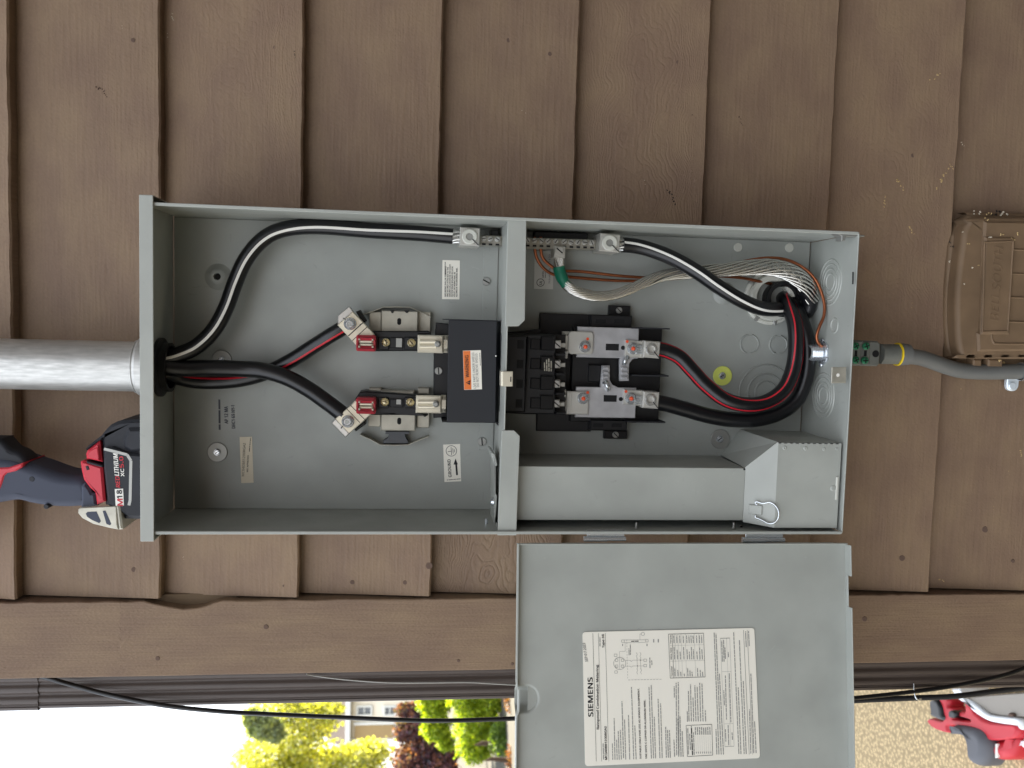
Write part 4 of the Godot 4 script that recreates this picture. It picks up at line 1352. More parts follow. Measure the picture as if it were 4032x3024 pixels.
	rect(rc, 745, yr - 60, 785, yr + 60, 0.03, 0.058, 0.002); rect(rc, 995, yr - 60, 1032, yr + 60, 0.03, 0.058, 0.002)
	var clip := put("red_clip", rc, M.red_plastic, t)
	var jw := MB.new()
	rect(jw, 780, yr - 42, 1000, yr - 6, 0.032, 0.057, 0.0025); rect(jw, 780, yr + 6, 1000, yr + 42, 0.032, 0.057, 0.0025)
	for q in [[790, -58], [790, 48], [985, -50], [985, 52]]:
		rect(jw, q[0] - 13, yr + q[1] - 13, q[0] + 13, yr + q[1] + 13, 0.058, 0.0628, 0.001)
	put("spring_jaw", jw, M.tin, clip)
	# upright silver jaw
	var yj := 940.0 if up else 340.0
	var pl := MB.new()
	rect(pl, 1638 if up else 1612, yj - 130, 2010 if up else 1985, yj + 130, 0.040, 0.0445, 0.0015)
	rect(pl, 2005 if up else 1980, yj - 128, 2085 if up else 2055, yj + 128, 0.028, 0.0425, 0.006)
	var lower_jaw := put("lower_jaw", pl, M.tin, t)
	var pr := MB.new()
	var xa := 1670.0 if up else 1645.0
	for s in [-1.0, 1.0]:                     # two curled spring leaves side by side
		var w := unit(xa, yj, 0.05)
		var p0 := fxf * P(xa, yj + s * 36, 0.0445)
		var p1 := fxf * P(xa + 235, yj + s * 36, 0.0445)
		pr.tube(PackedVector3Array([p0, p0.lerp(p1, 0.5), p1]), [32 * w], 20)
	put("spring_leaf", pr, M.tin, lower_jaw)
	var pin := MB.new()
	cyl(pin, xa + 262, yj, 46, 0.044, 0.058, 0.002, 16)
	put("jaw_pin", pin, M.zinc_dull, lower_jaw)
	# slanting line-side lug
	var lg := MB.new()
	var side := MB.new()
	if up:
		poly(lg, [700, 470, 1015, 800, 740, 950, 475, 665], 0.036, 0.052, 0.001)
		poly(side, [645, 390, 705, 468, 478, 664, 475, 525], 0.036, 0.0525, 0.001)
	else:
		poly(lg, [735, 280, 960, 480, 870, 570, 640, 770, 440, 550, 660, 360], 0.036, 0.052, 0.001)
		poly(side, [445, 545, 650, 765, 590, 822, 385, 612], 0.036, 0.0525, 0.001)
	var lug := put("line_lug", lg, M.tin, t, "", [side, M.aluminium])
	var gv := MB.new()
	if up:
		line(gv, 632, 822, 840, 632, 14, 0.0522); line(gv, 690, 890, 905, 690, 10, 0.0522)
	else:
		line(gv, 665, 355, 870, 560, 10, 0.0522); line(gv, 610, 405, 800, 605, 10, 0.0522)
	put("groove_shade", gv, M.shadow_gap, lug)
	var bt := MB.new()
	var bx := 655.0 if up else 625.0
	var by := 645.0 if up else 590.0
	cyl(bt, bx, by, 92, 0.052, 0.0545, 0.001, 28)
	hexagon(bt, bx - 10, by + 5, 76, 0.0545, 0.0615, 0.0012, 0.2)
	cyl(bt, bx - 10, by + 5, 62, 0.0610, 0.0626, 0.001, 24, 34)
	var soc := MB.new()
	hexagon(soc, bx - 10, by + 5, 34, 0.0560, 0.0622, 0.0, 0.5)
	put("lug_bolt", bt, M.zinc, lug, "", [soc, M.zinc_dull])
	var mk := MB.new()
	if up: line(mk, 555, 562, 585, 578, 14, 0.0528)
	else: line(mk, 525, 690, 550, 655, 16, 0.0528)
	put("marker_stroke", mk, M.ink, lug)
	var fing := MB.new()
	var fq := [[740, 470, 800, 445, 890, 600, 850, 640]] if up else [[740, 735, 720, 700, 870, 590, 885, 630, 800, 690]]
	for q in fq: poly(fing, q, 0.01, 0.035, 0.001)
	put("insulating_foot", fing, M.black, t)

func build_shield() -> void:
	frame(1344, 1008, 1344.0)
	var s := thing("terminal_shield", "black plastic shield with an orange warning sticker at the middle of the enclosure", "shield", fxf * P(860, 750, 0.01))
	var sh := MB.new()
	poly(sh, [696, 412, 1010, 420, 1000, 1080, 684, 1080], 0.062, 0.0645, 0.0008)
	var a := P(1010, 420, 0.0645); var b := P(1000, 1080, 0.0645)
	var c := P(1034, 425, 0.052); var d := P(1022, 1112, 0.052)
	sh.quad(a, b, d, c, Vector3(0, -0.4, 0.9))
	var e := Vector3(a.x, 1.4155, 0.012); var f := Vector3(b.x, 1.4155, 0.012)
	sh.quad(c, d, f, e, Vector3(0, -1, 0.2))
	for q in [[a, e], [b, f]]:
		sh.box((q[0] + q[1]) / 2 + Vector3(0, 0.03, 0), Vector3(0.0012, 0.08, 0.05), 0.0)
	put("cover", sh, M.black_matt, s)
	var br := MB.new()
	poly(br, [615, 432, 700, 440, 700, 1045, 598, 1050, 600, 620], 0.006, 0.030, 0.001)
	var brn := put("mounting_strap", br, M.black, s)
	slot_screw(brn, "strap_screw", 630, 745, 25, 0.029, 0.032, M.zinc_dull, 0.1)
	var pn := MB.new()
	cyl(pn, 1002, 648, 5, 0.06, 0.0655, 0.0004, 10)
	put("rivet", pn, M.stripe_white, s)
	var z := 0.0646
	sticker("warning_sticker", s, 792, 612, 908, 866, z, M.paper, func(ink, second, zz):
		rect(second, 793, 615, 840, 866, zz - 0.0003, zz - 0.0001, 0.0, 0.055)
		var y := 0.0
		lettering(ink, "WARNING", 828, 786, 824, 644, 22, zz, font_bold)
		var tr := [P(833, 836, zz), P(838, 803, zz), P(807, 820, zz)]
		ink.flat(tr[0], tr[1], tr[2], Vector3(0, 0, 1))
		line(second, 814, 820, 827, 819, 3.4, zz + 0.0002); line(second, 830, 819, 833, 819, 3.4, zz + 0.0002)
		lettering(ink, "LIVE PARTS UNDER SHIELD.", 873, 858, 860, 622, 15.5, zz, font_plain)
		lettering(ink, "DO NOT REMOVE SHIELD.", 892, 848, 881, 628, 15.5, zz, font_plain)
		dashes(ink, 901, 710, 897, 628, 4, zz), "orange and white warning sticker", 0.055)

func build_breaker() -> void:
	frame(1950, 1150, 750.0)
	fk = 750.0 / 2164.0
	var t := thing("main_breaker", "black four-pole main breaker on its black base below the divider shelf", "circuit breaker", fxf * P(600, 930, 0.006))
	var base := MB.new()
	rect(base, 488, 258, 1110, 1578, 0.004, 0.012, 0.001)
	rect(base, 870, 412, 1880, 1470, 0.006, 0.026, 0.001)
	rect(base, 1060, 830, 1230, 1020, 0.02, 0.032, 0.001)
	put("base_plate", base, M.black, t)
	for q in [[1085, 262, 1555, 402, 1297, 155, 1535, 268, 1410, 207], [1080, 1452, 1500, 1575, 1240, 1575, 1500, 1668, 1370, 1622]]:
		var ft := MB.new()
		rect(ft, q[0], q[1], q[2], q[3], 0.004, 0.030, 0.0015); rect(ft, q[4], q[5], q[6], q[7], 0.004, 0.014, 0.001)
		var ftn := put("mounting_foot", ft, M.black, t)
		slot_screw(ftn, "foot_screw", q[8], q[9], 36, 0.0135, 0.0165, M.zinc_dull, 0.8)
		for k in 2:
			var sl := MB.new()
			var xx: float = (q[0] + q[2]) / 2 - 120 + k * 210
			rect(sl, xx - 58, (q[1] + q[3]) / 2 - 22, xx + 58, (q[1] + q[3]) / 2 + 22, 0.0296, 0.0306, 0.0)
			put("foot_slot_shade", sl, M.shadow_gap, ftn)
	for q in [[1560, 1985, 412], [1562, 1972, 950], [1500, 1935, 1478]]:
		var fin := MB.new()
		rect(fin, q[0], q[2] - 8, q[1], q[2] + 8, 0.008, 0.046, 0.0004)
		put("barrier_fin", fin, M.black_matt, t)
	var body := MB.new()
	poly(body, [60, 470, 688, 480, 680, 1392, 340, 1390, 60, 1372], 0.01, 0.066, 0.002)
	poly(body, [680, 482, 800, 484, 800, 1390, 680, 1390], 0.01, 0.046, 0.001)
	poly(body, [100, 462, 515, 420, 515, 500, 100, 500], 0.01, 0.04, 0.001)
	rect(body, 60, 500, 352, 1362, 0.06, 0.0705, 0.0015)
	put("case", body, M.black, t)
	var ridge := MB.new()
	rect(ridge, 350, 522, 362, 1350, 0.066, 0.0735, 0.0006, -0.018)
	put("case_ridge", ridge, M.black_gloss, t)
	for k in 4:
		var y := 601.0 + k * 223.5
		var pole := MB.new()
		rect(pole, 520 - k * 4, y - 95, 668 - k * 4, y + 62, 0.06, 0.0705, 0.0012)
		rect(pole, 400, y - 70, 515, y + 50, 0.06, 0.0685, 0.001)
		var pit := MB.new()
		rect(pit, 250 - k * 6, y - 55, 325 - k * 6, y + 42, 0.070, 0.0708, 0.0)
		put("pole_cover", pole, M.black_gloss, t, "", [pit, M.shadow_gap])
		var cl := MB.new()
		rect(cl, 690 - k * 5, y - 52, 748 - k * 5, y + 40, 0.05, 0.061, 0.0012)
		rect(cl, 742 - k * 5, y - 20, 800 - k * 3, y + 28, 0.045, 0.056, 0.001)
		var cn := put("terminal_clamp", cl, M.lug, t)
		slot_screw(cn, "clamp_screw", 706 - k * 5, y - 4, 44, 0.058, 0.0645, M.aluminium, 0.9)
		var dv := MB.new()
		rect(dv, 690, y + 96, 800, y + 122, 0.05, 0.068, 0.001)
		put("pole_divider", dv, M.black, t)
	var pr := MB.new()
	frame(1344, 1008, 1344.0)
	dashes(pr, 1318, 745, 1316, 690, 8, 0.0708); dashes(pr, 1332, 745, 1330, 672, 9, 0.0708); dashes(pr, 1346, 748, 1344, 665, 10, 0.0708); dashes(pr, 1360, 748, 1360, 680, 9, 0.0708)
	put("case_print", pr, M.tin_dull, t)
	# plated bus bars and lugs
	frame(1950, 1150, 750.0)
	fk = 750.0 / 2164.0
	for up in [true, false]:
		var b := thing("bus_bar", "zinc plated bus bar with two orange-marked nuts, joined to the red-striped cable" if up else "zinc plated bus bar with two orange-marked nuts, joined to the plain black cable", "bus bar", fxf * P(1270, 575 if up else 1250, 0.028), "bus bars below the breaker")
		var oy := 0.0 if up else 592.0
		var pl := MB.new()
		if up:
			rect(pl, 932, 405, 1630, 745, 0.036, 0.041, 0.0008)
			poly(pl, [1425, 740, 1620, 740, 1560, 765, 1525, 810, 1520, 860, 1520, 1010, 1412, 1010, 1412, 770], 0.0355, 0.0405, 0.0008)
		else:
			rect(pl, 914, 1085, 1600, 1425, 0.036, 0.041, 0.0008)
			poly(pl, [1195, 1090, 1200, 1000, 1215, 835, 1302, 835, 1302, 1000, 1330, 1050, 1390, 1080, 1430, 1090], 0.0355, 0.0405, 0.0008)
		var dk := MB.new()
		var syy := 625.0 if up else 1208.0
		var sx := 1256.0 if up else 1232.0
		rect(dk, sx, syy - 36, sx + 148, syy + 38, 0.0405, 0.04125, 0.0)
		cyl(dk, sx + 196, syy + 8, 24, 0.0405, 0.04125, 0.0, 14)
		put("plate", pl, M.bus, b, "", [dk, M.shadow_gap])
		for k in 3:
			var rib := MB.new()
			if up: rect(rib, 1440, 855 + k * 52, 1510, 885 + k * 52, 0.0400, 0.0440, 0.001)
			else: rect(rib, 1225, 850 + k * 52, 1290, 880 + k * 52, 0.0400, 0.0440, 0.001)
			put("contact_finger", rib, M.bus, b)
		var web := MB.new()
		if up: web.tube(path([1495, 735, 0.042, 1475, 780, 0.046, 1462, 815, 0.042], 5), [0.0034, 0.0042, 0.003], 10)
		else: web.tube(path([1245, 1020, 0.042, 1270, 1065, 0.046, 1285, 1110, 0.042], 5), [0.003, 0.0042, 0.003], 10)
		put("formed_bend", web, M.zinc, b)
		var tb := MB.new()
		if up:
			rect(tb, 830, 450, 1115, 705, 0.041, 0.0450, 0.001, 0.0, 40)
			rect(tb, 770, 450, 850, 700, 0.03, 0.0430, 0.006)
			rect(tb, 795, 668, 826, 755, 0.038, 0.0470, 0.002, 0.0, 12)
		else:
			rect(tb, 812, 1130, 1062, 1390, 0.041, 0.0450, 0.001)
			rect(tb, 770, 1190, 830, 1390, 0.03, 0.0430, 0.006)
			rect(tb, 778, 1105, 808, 1198, 0.038, 0.0470, 0.002, 0.0, 12)
			rect(tb, 836, 1140, 866, 1380, 0.0445, 0.0458, 0.0005)
		put("breaker_tab", tb, M.lug, b)
		var lp := MB.new()
		if up: rect(lp, 1478, 552, 1700, 742, 0.041, 0.0450, 0.001, -0.04)
		else: rect(lp, 1462, 1115, 1690, 1280, 0.041, 0.0450, 0.001, -0.03)
		put("lug_plate", lp, M.lug, b)
		for q in [[1022, 620], [1566, 640]] if up else [[1000, 1208], [1545, 1208]]:
			var nt := MB.new()
			cyl(nt, q[0], q[1], 66, 0.045, 0.0468, 0.0008, 24)
			hexagon(nt, q[0], q[1], 54, 0.0468, 0.0525, 0.0012, 0.4)
			var od := MB.new()
			od.lathe([Vector2(24 * unit(q[0], q[1], 0.054), 0), Vector2(15 * unit(q[0], q[1], 0.054), 0.0018), Vector2(0, 0.0024)], at_z(q[0] + 3, q[1] + 2, 0.0524), 14)
			put("nut", nt, M.zinc, b, "", [od, M.orange])
		for q in [[1050, 533], [1500, 562]] if up else [[1050, 1142], [1487, 1130]]:
			var od2 := MB.new()
			cyl(od2, q[0], q[1], 17, 0.0445, 0.0453, 0.0002, 12)
			put("paint_dot", od2, M.orange, b)
		var ly := 655.0 if up else 1229.0
		var lx := 1690.0 if up else 1680.0
		var lb := MB.new()
		rect(lb, lx, ly - 94, lx + 182, ly + 92, 0.032, 0.058, 0.0012, -0.05)
		rect(lb, lx - 88, ly - 60, lx + 6, ly + 62, 0.041, 0.048, 0.001, -0.05)
		var lug := put("lug", lb, M.lug, b)
		for k in 4:
			var rb := MB.new()
			rect(rb, lx - 84, ly - 52 + k * 28, lx - 20, ly - 38 + k * 28, 0.0478, 0.0505, 0.0006)
			put("lug_rib", rb, M.zinc, lug)
		var su := unit(lx + 78, ly - 5, 0.059)
		var ls := MB.new()
		ls.lathe([Vector2(64 * su, -0.001), Vector2(64 * su, 0.0016), Vector2(56 * su, 0.0026), Vector2(40 * su, 0.0026), Vector2(36 * su, -0.0008), Vector2(0, -0.0012)], at_z(lx + 80, ly - 5, 0.0585), 26)
		put("lug_screw", ls, M.aluminium, lug)
		var mk := MB.new()
		line(mk, lx + 112, ly + 18, lx + 172, ly + 92, 10, 0.0615)
		put("marker_stroke", mk, M.ink, lug)

func build_neutral_bar() -> void:
	frame(1700, 820, 800.0)
	var t := thing("neutral_bar", "long tinned neutral bar with small screws, between the two white-striped cables", "terminal bar", fxf * P(1100, 360, 0.02))
	var bar := MB.new()
	var pieces := [[520, 292, 760, 400], [760, 300, 1036, 415], [1030, 318, 1790, 438]]
	for q in pieces:
		poly(bar, [q[0], q[1], q[2], q[1] + (q[2] - q[0]) * 0.03, q[2], q[3] + (q[2] - q[0]) * 0.012, q[0], q[3]], 0.016, 0.040, 0.001)
	put("bar", bar, M.bar_metal, t)
	var stand := MB.new()
	rect(stand, 640, 235, 730, 320, 0.004, 0.024, 0.001); rect(stand, 1120, 265, 1700, 345, 0.004, 0.022, 0.001)
	put("insulating_stand", stand, M.black, t)
	var xs := [568, 640, 715, 1045, 1120, 1195, 1270, 1355, 1445, 1520, 1595, 1670, 1745]
	for x in xs:
		var y: float = 330 + (x - 600) * 0.038
		slot_screw(t, "bar_screw", x, y, 27, 0.039, 0.0445, M.aluminium, 0.4 + fmod(x * 0.37, 2.4))
		if x != 1355:
			var th := MB.new()
			var lo: float = 396 + (x - 600) * 0.032
			rect(th, x - 20, lo - 14, x + 20, lo + 6, 0.0390, 0.0403, 0.0)
			put("wire_hole_shade", th, M.shadow_gap, t)
	for q in [[415, 308, 110, 98, -0.02], [1940, 375, 110, 95, -0.05]]:
		var lb := MB.new()
		rect(lb, q[0] - q[2], q[1] - q[3], q[0] + q[2], q[1] + q[3], 0.018, 0.062, 0.0012, q[4])
		var lug := put("lug", lb, M.lug, t)
		var u := unit(q[0], q[1], 0.063)
		var sc := MB.new()
		sc.lathe([Vector2(84 * u, -0.001), Vector2(84 * u, 0.0014), Vector2(74 * u, 0.0022), Vector2(42 * u, 0.0020), Vector2(38 * u, 0.0006)], at_z(q[0] - 3, q[1] + 2, 0.0622), 28)
		var hx := MB.new()
		hexagon(hx, q[0] - 3, q[1] + 2, 40, 0.0610, 0.0629, 0.0, 0.2)
		put("lug_screw", sc, M.paint_pale, lug, "", [hx, M.zinc_dull])
		var mk := MB.new()
		line(mk, q[0] + 28, q[1] + 28, q[0] + 95, q[1] + 95, 11, 0.0653)
		put("marker_stroke", mk, M.ink, lug)
	var gl := MB.new()
	rect(gl, 1333, 412, 1455, 535, 0.018, 0.046, 0.001, -0.03)
	var g := put("ground_lug", gl, M.lug, t)
	slot_screw(g, "ground_screw", 1393, 462, 46, 0.0455, 0.0485, M.lug, 0.9)

func cable(called: String, label: String, pts: Array, r: float, stripes: Array, per := 10) -> Node3D:
	var pth := path(pts, per)
	var t := thing(called, label, "cable", pth[0])
	var mb := MB.new()
	mb.tube(pth, [r], 18)
	put("insulation", mb, M.cable, t)
	for s in stripes:
		var st := MB.new()
		st.stripe(pth, r, s[1], s[2])
		put("stripe", st, s[0], t)
	return t

func strands(t: Node3D, pts: Array, radii: Array, count: int, thick: float, turns: float, m: Material, per := 10) -> void:
	var pth := path(pts, per)
	for k in count:
		var out := PackedVector3Array()
		for i in pth.size():
			var tg := (pth[mini(i + 1, pth.size() - 1)] - pth[maxi(i - 1, 0)]).normalized()
			var side := tg.cross(Vector3(0, 0, 1)).normalized()
			var up := side.cross(tg)
			var f := float(i) / (pth.size() - 1)
			var w := f * (radii.size() - 1)
			var j := mini(int(w), radii.size() - 2)
			var R: float = lerpf(radii[j], radii[j + 1], w - j)
			var a := TAU * k / count + f * turns * TAU
			if k == count - 1:
				R *= 0.15
			out.append(pth[i] + (side * cos(a) + up * sin(a)) * R)
		var mb := MB.new()
		mb.tube(out, [thick], 7)
		put("strand", mb, m, t)

func build_cables() -> void:
	frame(0, 0, 2212.0 * 1.8228)
	var n1 := cable("service_cable", "black cable with a white stripe from the conduit to the neutral bar's upper lug", [330, 778, 0.060, 352, 773, 0.060, 385, 766, 0.058, 425, 748, 0.055, 462, 712, 0.05, 488, 665, 0.045, 508, 610, 0.040, 530, 562, 0.038, 560, 524, 0.036, 595, 501, 0.036, 640, 491, 0.036, 700, 490, 0.036, 800, 498, 0.036, 900, 504, 0.038, 978, 511, 0.040], 0.0098, [[M.stripe_white, [0.15, 0.1, 0.2, 0.25, 0.35, 0.1, -0.25], 0.17]])
	strands(n1, [976, 511, 0.040, 985, 511, 0.040, 998, 512, 0.040], [0.0075, 0.0075], 9, 0.0017, 0.08, M.aluminium, 4)
	var ra := cable("service_cable", "black cable with a thin red stripe crossing behind to a meter socket block", [330, 800, 0.058, 352, 806, 0.052, 385, 816, 0.036, 430, 824, 0.026, 480, 824, 0.022, 530, 818, 0.021, 580, 803, 0.022, 630, 778, 0.026, 680, 746, 0.032, 715, 724, 0.040, 745, 706, 0.042], 0.0096, [[M.stripe_red, [-0.4, -0.5, -0.55, -0.3, 0.3, 0.45, 0.5], 0.13]])
	strands(ra, [742, 707, 0.042, 750, 702, 0.042, 764, 694, 0.042], [0.0072, 0.0072], 9, 0.0017, 0.08, M.aluminium, 3)
	var rb := cable("service_cable", "plain black cable crossing in front, from the conduit to a meter socket block", [330, 790, 0.066, 360, 793, 0.062, 400, 796, 0.056, 450, 795, 0.048, 520, 797, 0.042, 570, 801, 0.042, 620, 816, 0.042, 665, 840, 0.041, 705, 868, 0.041, 742, 896, 0.042], 0.0104, [])
	strands(rb, [738, 893, 0.042, 748, 900, 0.042, 760, 908, 0.042], [0.0072, 0.0072], 9, 0.0017, 0.08, M.aluminium, 3)
	var n2 := cable("feeder_cable", "white-striped black cable from the neutral bar's lower lug into the back hole", [1345, 529, 0.040, 1375, 532, 0.040, 1410, 541, 0.042, 1455, 559, 0.046, 1505, 587, 0.05, 1550, 618, 0.052, 1600, 648, 0.05, 1645, 666, 0.042, 1685, 667, 0.024, 1705, 658, 0.0, 1712, 650, -0.03], 0.0098, [[M.stripe_white, [-0.3, -0.1, 0.05, 0.15, 0.25, 0.35, 0.5], 0.16]])
	strands(n2, [1334, 527, 0.040, 1341, 528, 0.040, 1348, 530, 0.040], [0.0072, 0.0072], 9, 0.0017, 0.08, M.aluminium, 3)
	var l1 := cable("feeder_cable", "black cable with red stripes looping from a bus bar round into the back hole", [1418, 753, 0.046, 1440, 758, 0.046, 1468, 772, 0.047, 1495, 800, 0.050, 1525, 832, 0.054, 1565, 862, 0.058, 1610, 874, 0.060, 1655, 868, 0.060, 1692, 842, 0.060, 1712, 800, 0.058, 1719, 750, 0.054, 1716, 700, 0.046, 1703, 662, 0.030, 1692, 645, 0.006, 1688, 640, -0.03], 0.0100, [[M.stripe_red, [0.9, 1.0, 0.9, 0.85, 1.0, 1.15, 1.0], 0.13], [M.stripe_red, [-1.0, -1.05, -0.9, -0.6, -0.6, -0.3, -0.2], 0.10]])
	strands(l1, [1408, 751, 0.046, 1414, 752, 0.046, 1421, 754, 0.046], [0.0072, 0.0072], 9, 0.0017, 0.08, M.aluminium, 3)
	var l2 := cable("feeder_cable", "plain black cable making the widest loop from a bus bar into the back hole", [1414, 868, 0.046, 1440, 873, 0.046, 1480, 884, 0.046, 1530, 898, 0.047, 1580, 906, 0.048, 1630, 906, 0.048, 1680, 893, 0.048, 1718, 866, 0.048, 1738, 825, 0.048, 1745, 775, 0.046, 1740, 722, 0.040, 1722, 675, 0.026, 1706, 650, 0.004, 1700, 642, -0.03], 0.0104, [])
	strands(l2, [1404, 867, 0.046, 1410, 867, 0.046, 1416, 869, 0.046], [0.0072, 0.0072], 9, 0.0017, 0.08, M.aluminium, 3)
	# bare stranded ground
	var pts := [1208, 540, 0.034, 1208, 560, 0.034, 1210, 580, 0.034, 1217, 604, 0.036, 1232, 622, 0.038, 1258, 634, 0.038, 1290, 640, 0.037, 1325, 637, 0.036, 1360, 625, 0.036, 1400, 607, 0.036, 1440, 594, 0.036, 1500, 588, 0.038, 1560, 583, 0.040, 1620, 578, 0.042, 1670, 578, 0.044, 1712, 592, 0.046, 1742, 618, 0.044, 1755, 648, 0.036]
	var g := thing("ground_cable", "bare silver stranded ground cable sweeping from the ground lug over the back hole", "cable", path(pts, 2)[0])
	strands(g, pts, [0.0052, 0.0052, 0.0056, 0.0058, 0.0052, 0.0056, 0.0066, 0.0080, 0.0100, 0.0108, 0.009], 14, 0.00135, 2.2, M.strand, 7)
	var core := MB.new()
	core.tube(path(pts.slice(0, 42), 6), [0.0044], 8)
	put("cable_core", core, M.strand, g)
	var tape := MB.new()
	tape.tube(path([1207, 576, 0.034, 1209, 586, 0.034, 1214, 600, 0.036, 1224, 617, 0.037], 4), [0.0078, 0.0080, 0.0079, 0.0080, 0.0078, 0.0080, 0.0079, 0.0080, 0.0080, 0.0076, 0.007], 14)
	put("green_tape", tape, M.green_tape, g)
	var slv := MB.new()
	slv.tube(path([1738, 622, 0.040, 1748, 650, 0.030, 1742, 672, 0.022, 1728, 678, 0.008, 1715, 672, -0.02], 6), [0.0085, 0.0105, 0.0105], 14)
	put("dark_sleeve", slv, M.cable, g)
	# copper wires
	for q in [["copper wire bending from the bar's screws to the back hole beside the white-striped cable", [1155, 512, 0.030, 1155, 535, 0.030, 1160, 558, 0.026, 1175, 580, 0.02, 1200, 594, 0.016, 1250, 600, 0.014, 1330, 606, 0.014, 1400, 606, 0.016, 1480, 600, 0.018, 1540, 596, 0.022, 1600, 600, 0.022, 1640, 608, 0.016, 1668, 614, 0.004, 1680, 620, -0.02]], ["copper wire arching over the stranded cable down to the connector in the bottom plate", [1168, 512, 0.032, 1168, 535, 0.032, 1172, 556, 0.028, 1187, 572, 0.024, 1210, 584, 0.022, 1260, 587, 0.020, 1340, 596, 0.020, 1420, 600, 0.020, 1500, 590, 0.022, 1560, 576, 0.026, 1620, 562, 0.030, 1665, 557, 0.034, 1705, 563, 0.036, 1740, 582, 0.042, 1765, 610, 0.050, 1779, 648, 0.058, 1780, 680, 0.062, 1770, 706, 0.064, 1764, 728, 0.064, 1770, 744, 0.062, 1786, 757, 0.056]]]:
		var w := MB.new()
		w.tube(path(q[1], 9), [0.0021], 10)
		tag(put("copper_wire", w, M.copper), q[0], "wire", "bare copper wires inside the enclosure")
	# bushing and locknut at the back hole
	frame(0, 0)
	var bu := thing("hub_bushing", "pale ring hub with black bushing round the hole in the back plate", "conduit fitting", P(3036, 1172, 0.006))
	var u := unit(3036, 1172, 0.012)
	var hb := MB.new()
	hb.lathe([Vector2(103 * u, -0.004), Vector2(103 * u, 0.000), Vector2(98 * u, 0.0016), Vector2(92 * u, 0.0016), Vector2(89 * u, 0.0004), Vector2(88 * u, 0.006), Vector2(84 * u, 0.0085), Vector2(66 * u, 0.0085), Vector2(62 * u, 0.006), Vector2(61 * u, -0.004)], at_z(3036, 1172, 0.008), 40)
	put("hub_ring", hb, M.paint_pale, bu)
	var lo := MB.new()
	for k in 8:
		var a := TAU * k / 8.0 + 0.2
		lo.box(at_z(3036, 1172, 0.010).origin + Vector3(cos(a), sin(a), 0) * 96 * u, Vector3(0.007, 0.005, 0.005), 0.001, Basis(Vector3(0, 0, 1), a))
	put("locknut", lo, M.zinc_dull, bu)
	var bb := MB.new()
	bb.lathe([Vector2(68 * u, -0.006), Vector2(68 * u, 0.010), Vector2(64 * u, 0.013), Vector2(52 * u, 0.013), Vector2(48 * u, 0.009), Vector2(47 * u, -0.01), Vector2(0, -0.01)], at_z(3072, 1178, 0.008), 32)
	put("bushing", bb, M.black, bu)
	# connector that stands in the bottom plate
	var cn := thing("wire_connector", "small threaded metal connector standing in the bottom plate round the copper wire", "conduit fitting", Vector3(P(3262, 1390, 0.055).x, BOTY, 0.055))
	var c := Vector3(P(3262, 1390, 0.055).x, BOTY, 0.055)
	var up := Transform3D(Basis(Vector3(1, 0, 0), -PI / 2), c)
	var nt := MB.new()
	var prof := [Vector2(0.0165, 0), Vector2(0.0165, 0.0025), Vector2(0.0145, 0.0040), Vector2(0.0105, 0.0045)]
	for k in 6:
		prof.append(Vector2(0.0112, 0.0055 + k * 0.0024)); prof.append(Vector2(0.0100, 0.0067 + k * 0.0024))
	prof.append(Vector2(0.0100, 0.0205)); prof.append(Vector2(0.0078, 0.0205)); prof.append(Vector2(0.0078, 0.004))
	nt.lathe(prof, up, 28)
	put("threaded_barrel", nt, M.zinc, cn)
	var ln := MB.new()
	for k in 6:
		var a := TAU * k / 6.0
		ln.box(c + Vector3(cos(a) * 0.0155, 0.0018, sin(a) * 0.0155), Vector3(0.006, 0.0036, 0.007), 0.0008, Basis(Vector3(0, 1, 0), -a))
	put("locknut", ln, M.zinc, cn)

func build_conduit() -> void:
	frame(0, 0)
	var zc := 0.062
	var x := (P(300, 1340, zc).x + P(300, 1537, zc).x) / 2
	var r := absf(P(300, 1340, zc).x - P(300, 1537, zc).x) / 2
	var t := thing("conduit", "thick galvanized steel conduit rising from the top of the grey enclosure", "conduit", Vector3(x, TOPY + 0.015, zc))
	var upx := Transform3D(Basis(Vector3(1, 0, 0), -PI / 2), Vector3(x, TOPY + 0.015, zc))
	var pp := MB.new()
	pp.lathe([Vector2(r, 0.012), Vector2(r, 0.9), Vector2(r - 0.003, 0.9)], upx, 48)
	put("pipe", pp, M.pipe, t)
	var hub := MB.new()
	hub.lathe([Vector2(r + 0.0055, 0), Vector2(r + 0.0055, 0.018), Vector2(r + 0.0045, 0.0205), Vector2(r + 0.0008, 0.0215), Vector2(r + 0.0008, 0.0225), Vector2(r + 0.002, 0.0232), Vector2(r + 0.002, 0.0248), Vector2(r, 0.0255)], upx, 48)
	put("hub_collar", hub, M.pipe, t)
	var lock := MB.new()
	var dn := Transform3D(Basis(Vector3(1, 0, 0), PI / 2), Vector3(x, TOPY + 0.0135, zc))
	lock.lathe([Vector2(0.036, 0), Vector2(0.036, 0.004), Vector2(0.030, 0.006), Vector2(0.030, 0.014), Vector2(0.026, 0.014), Vector2(0.026, 0.0), Vector2(0, 0.0)], dn, 36)
	put("inner_bushing", lock, M.black, t)

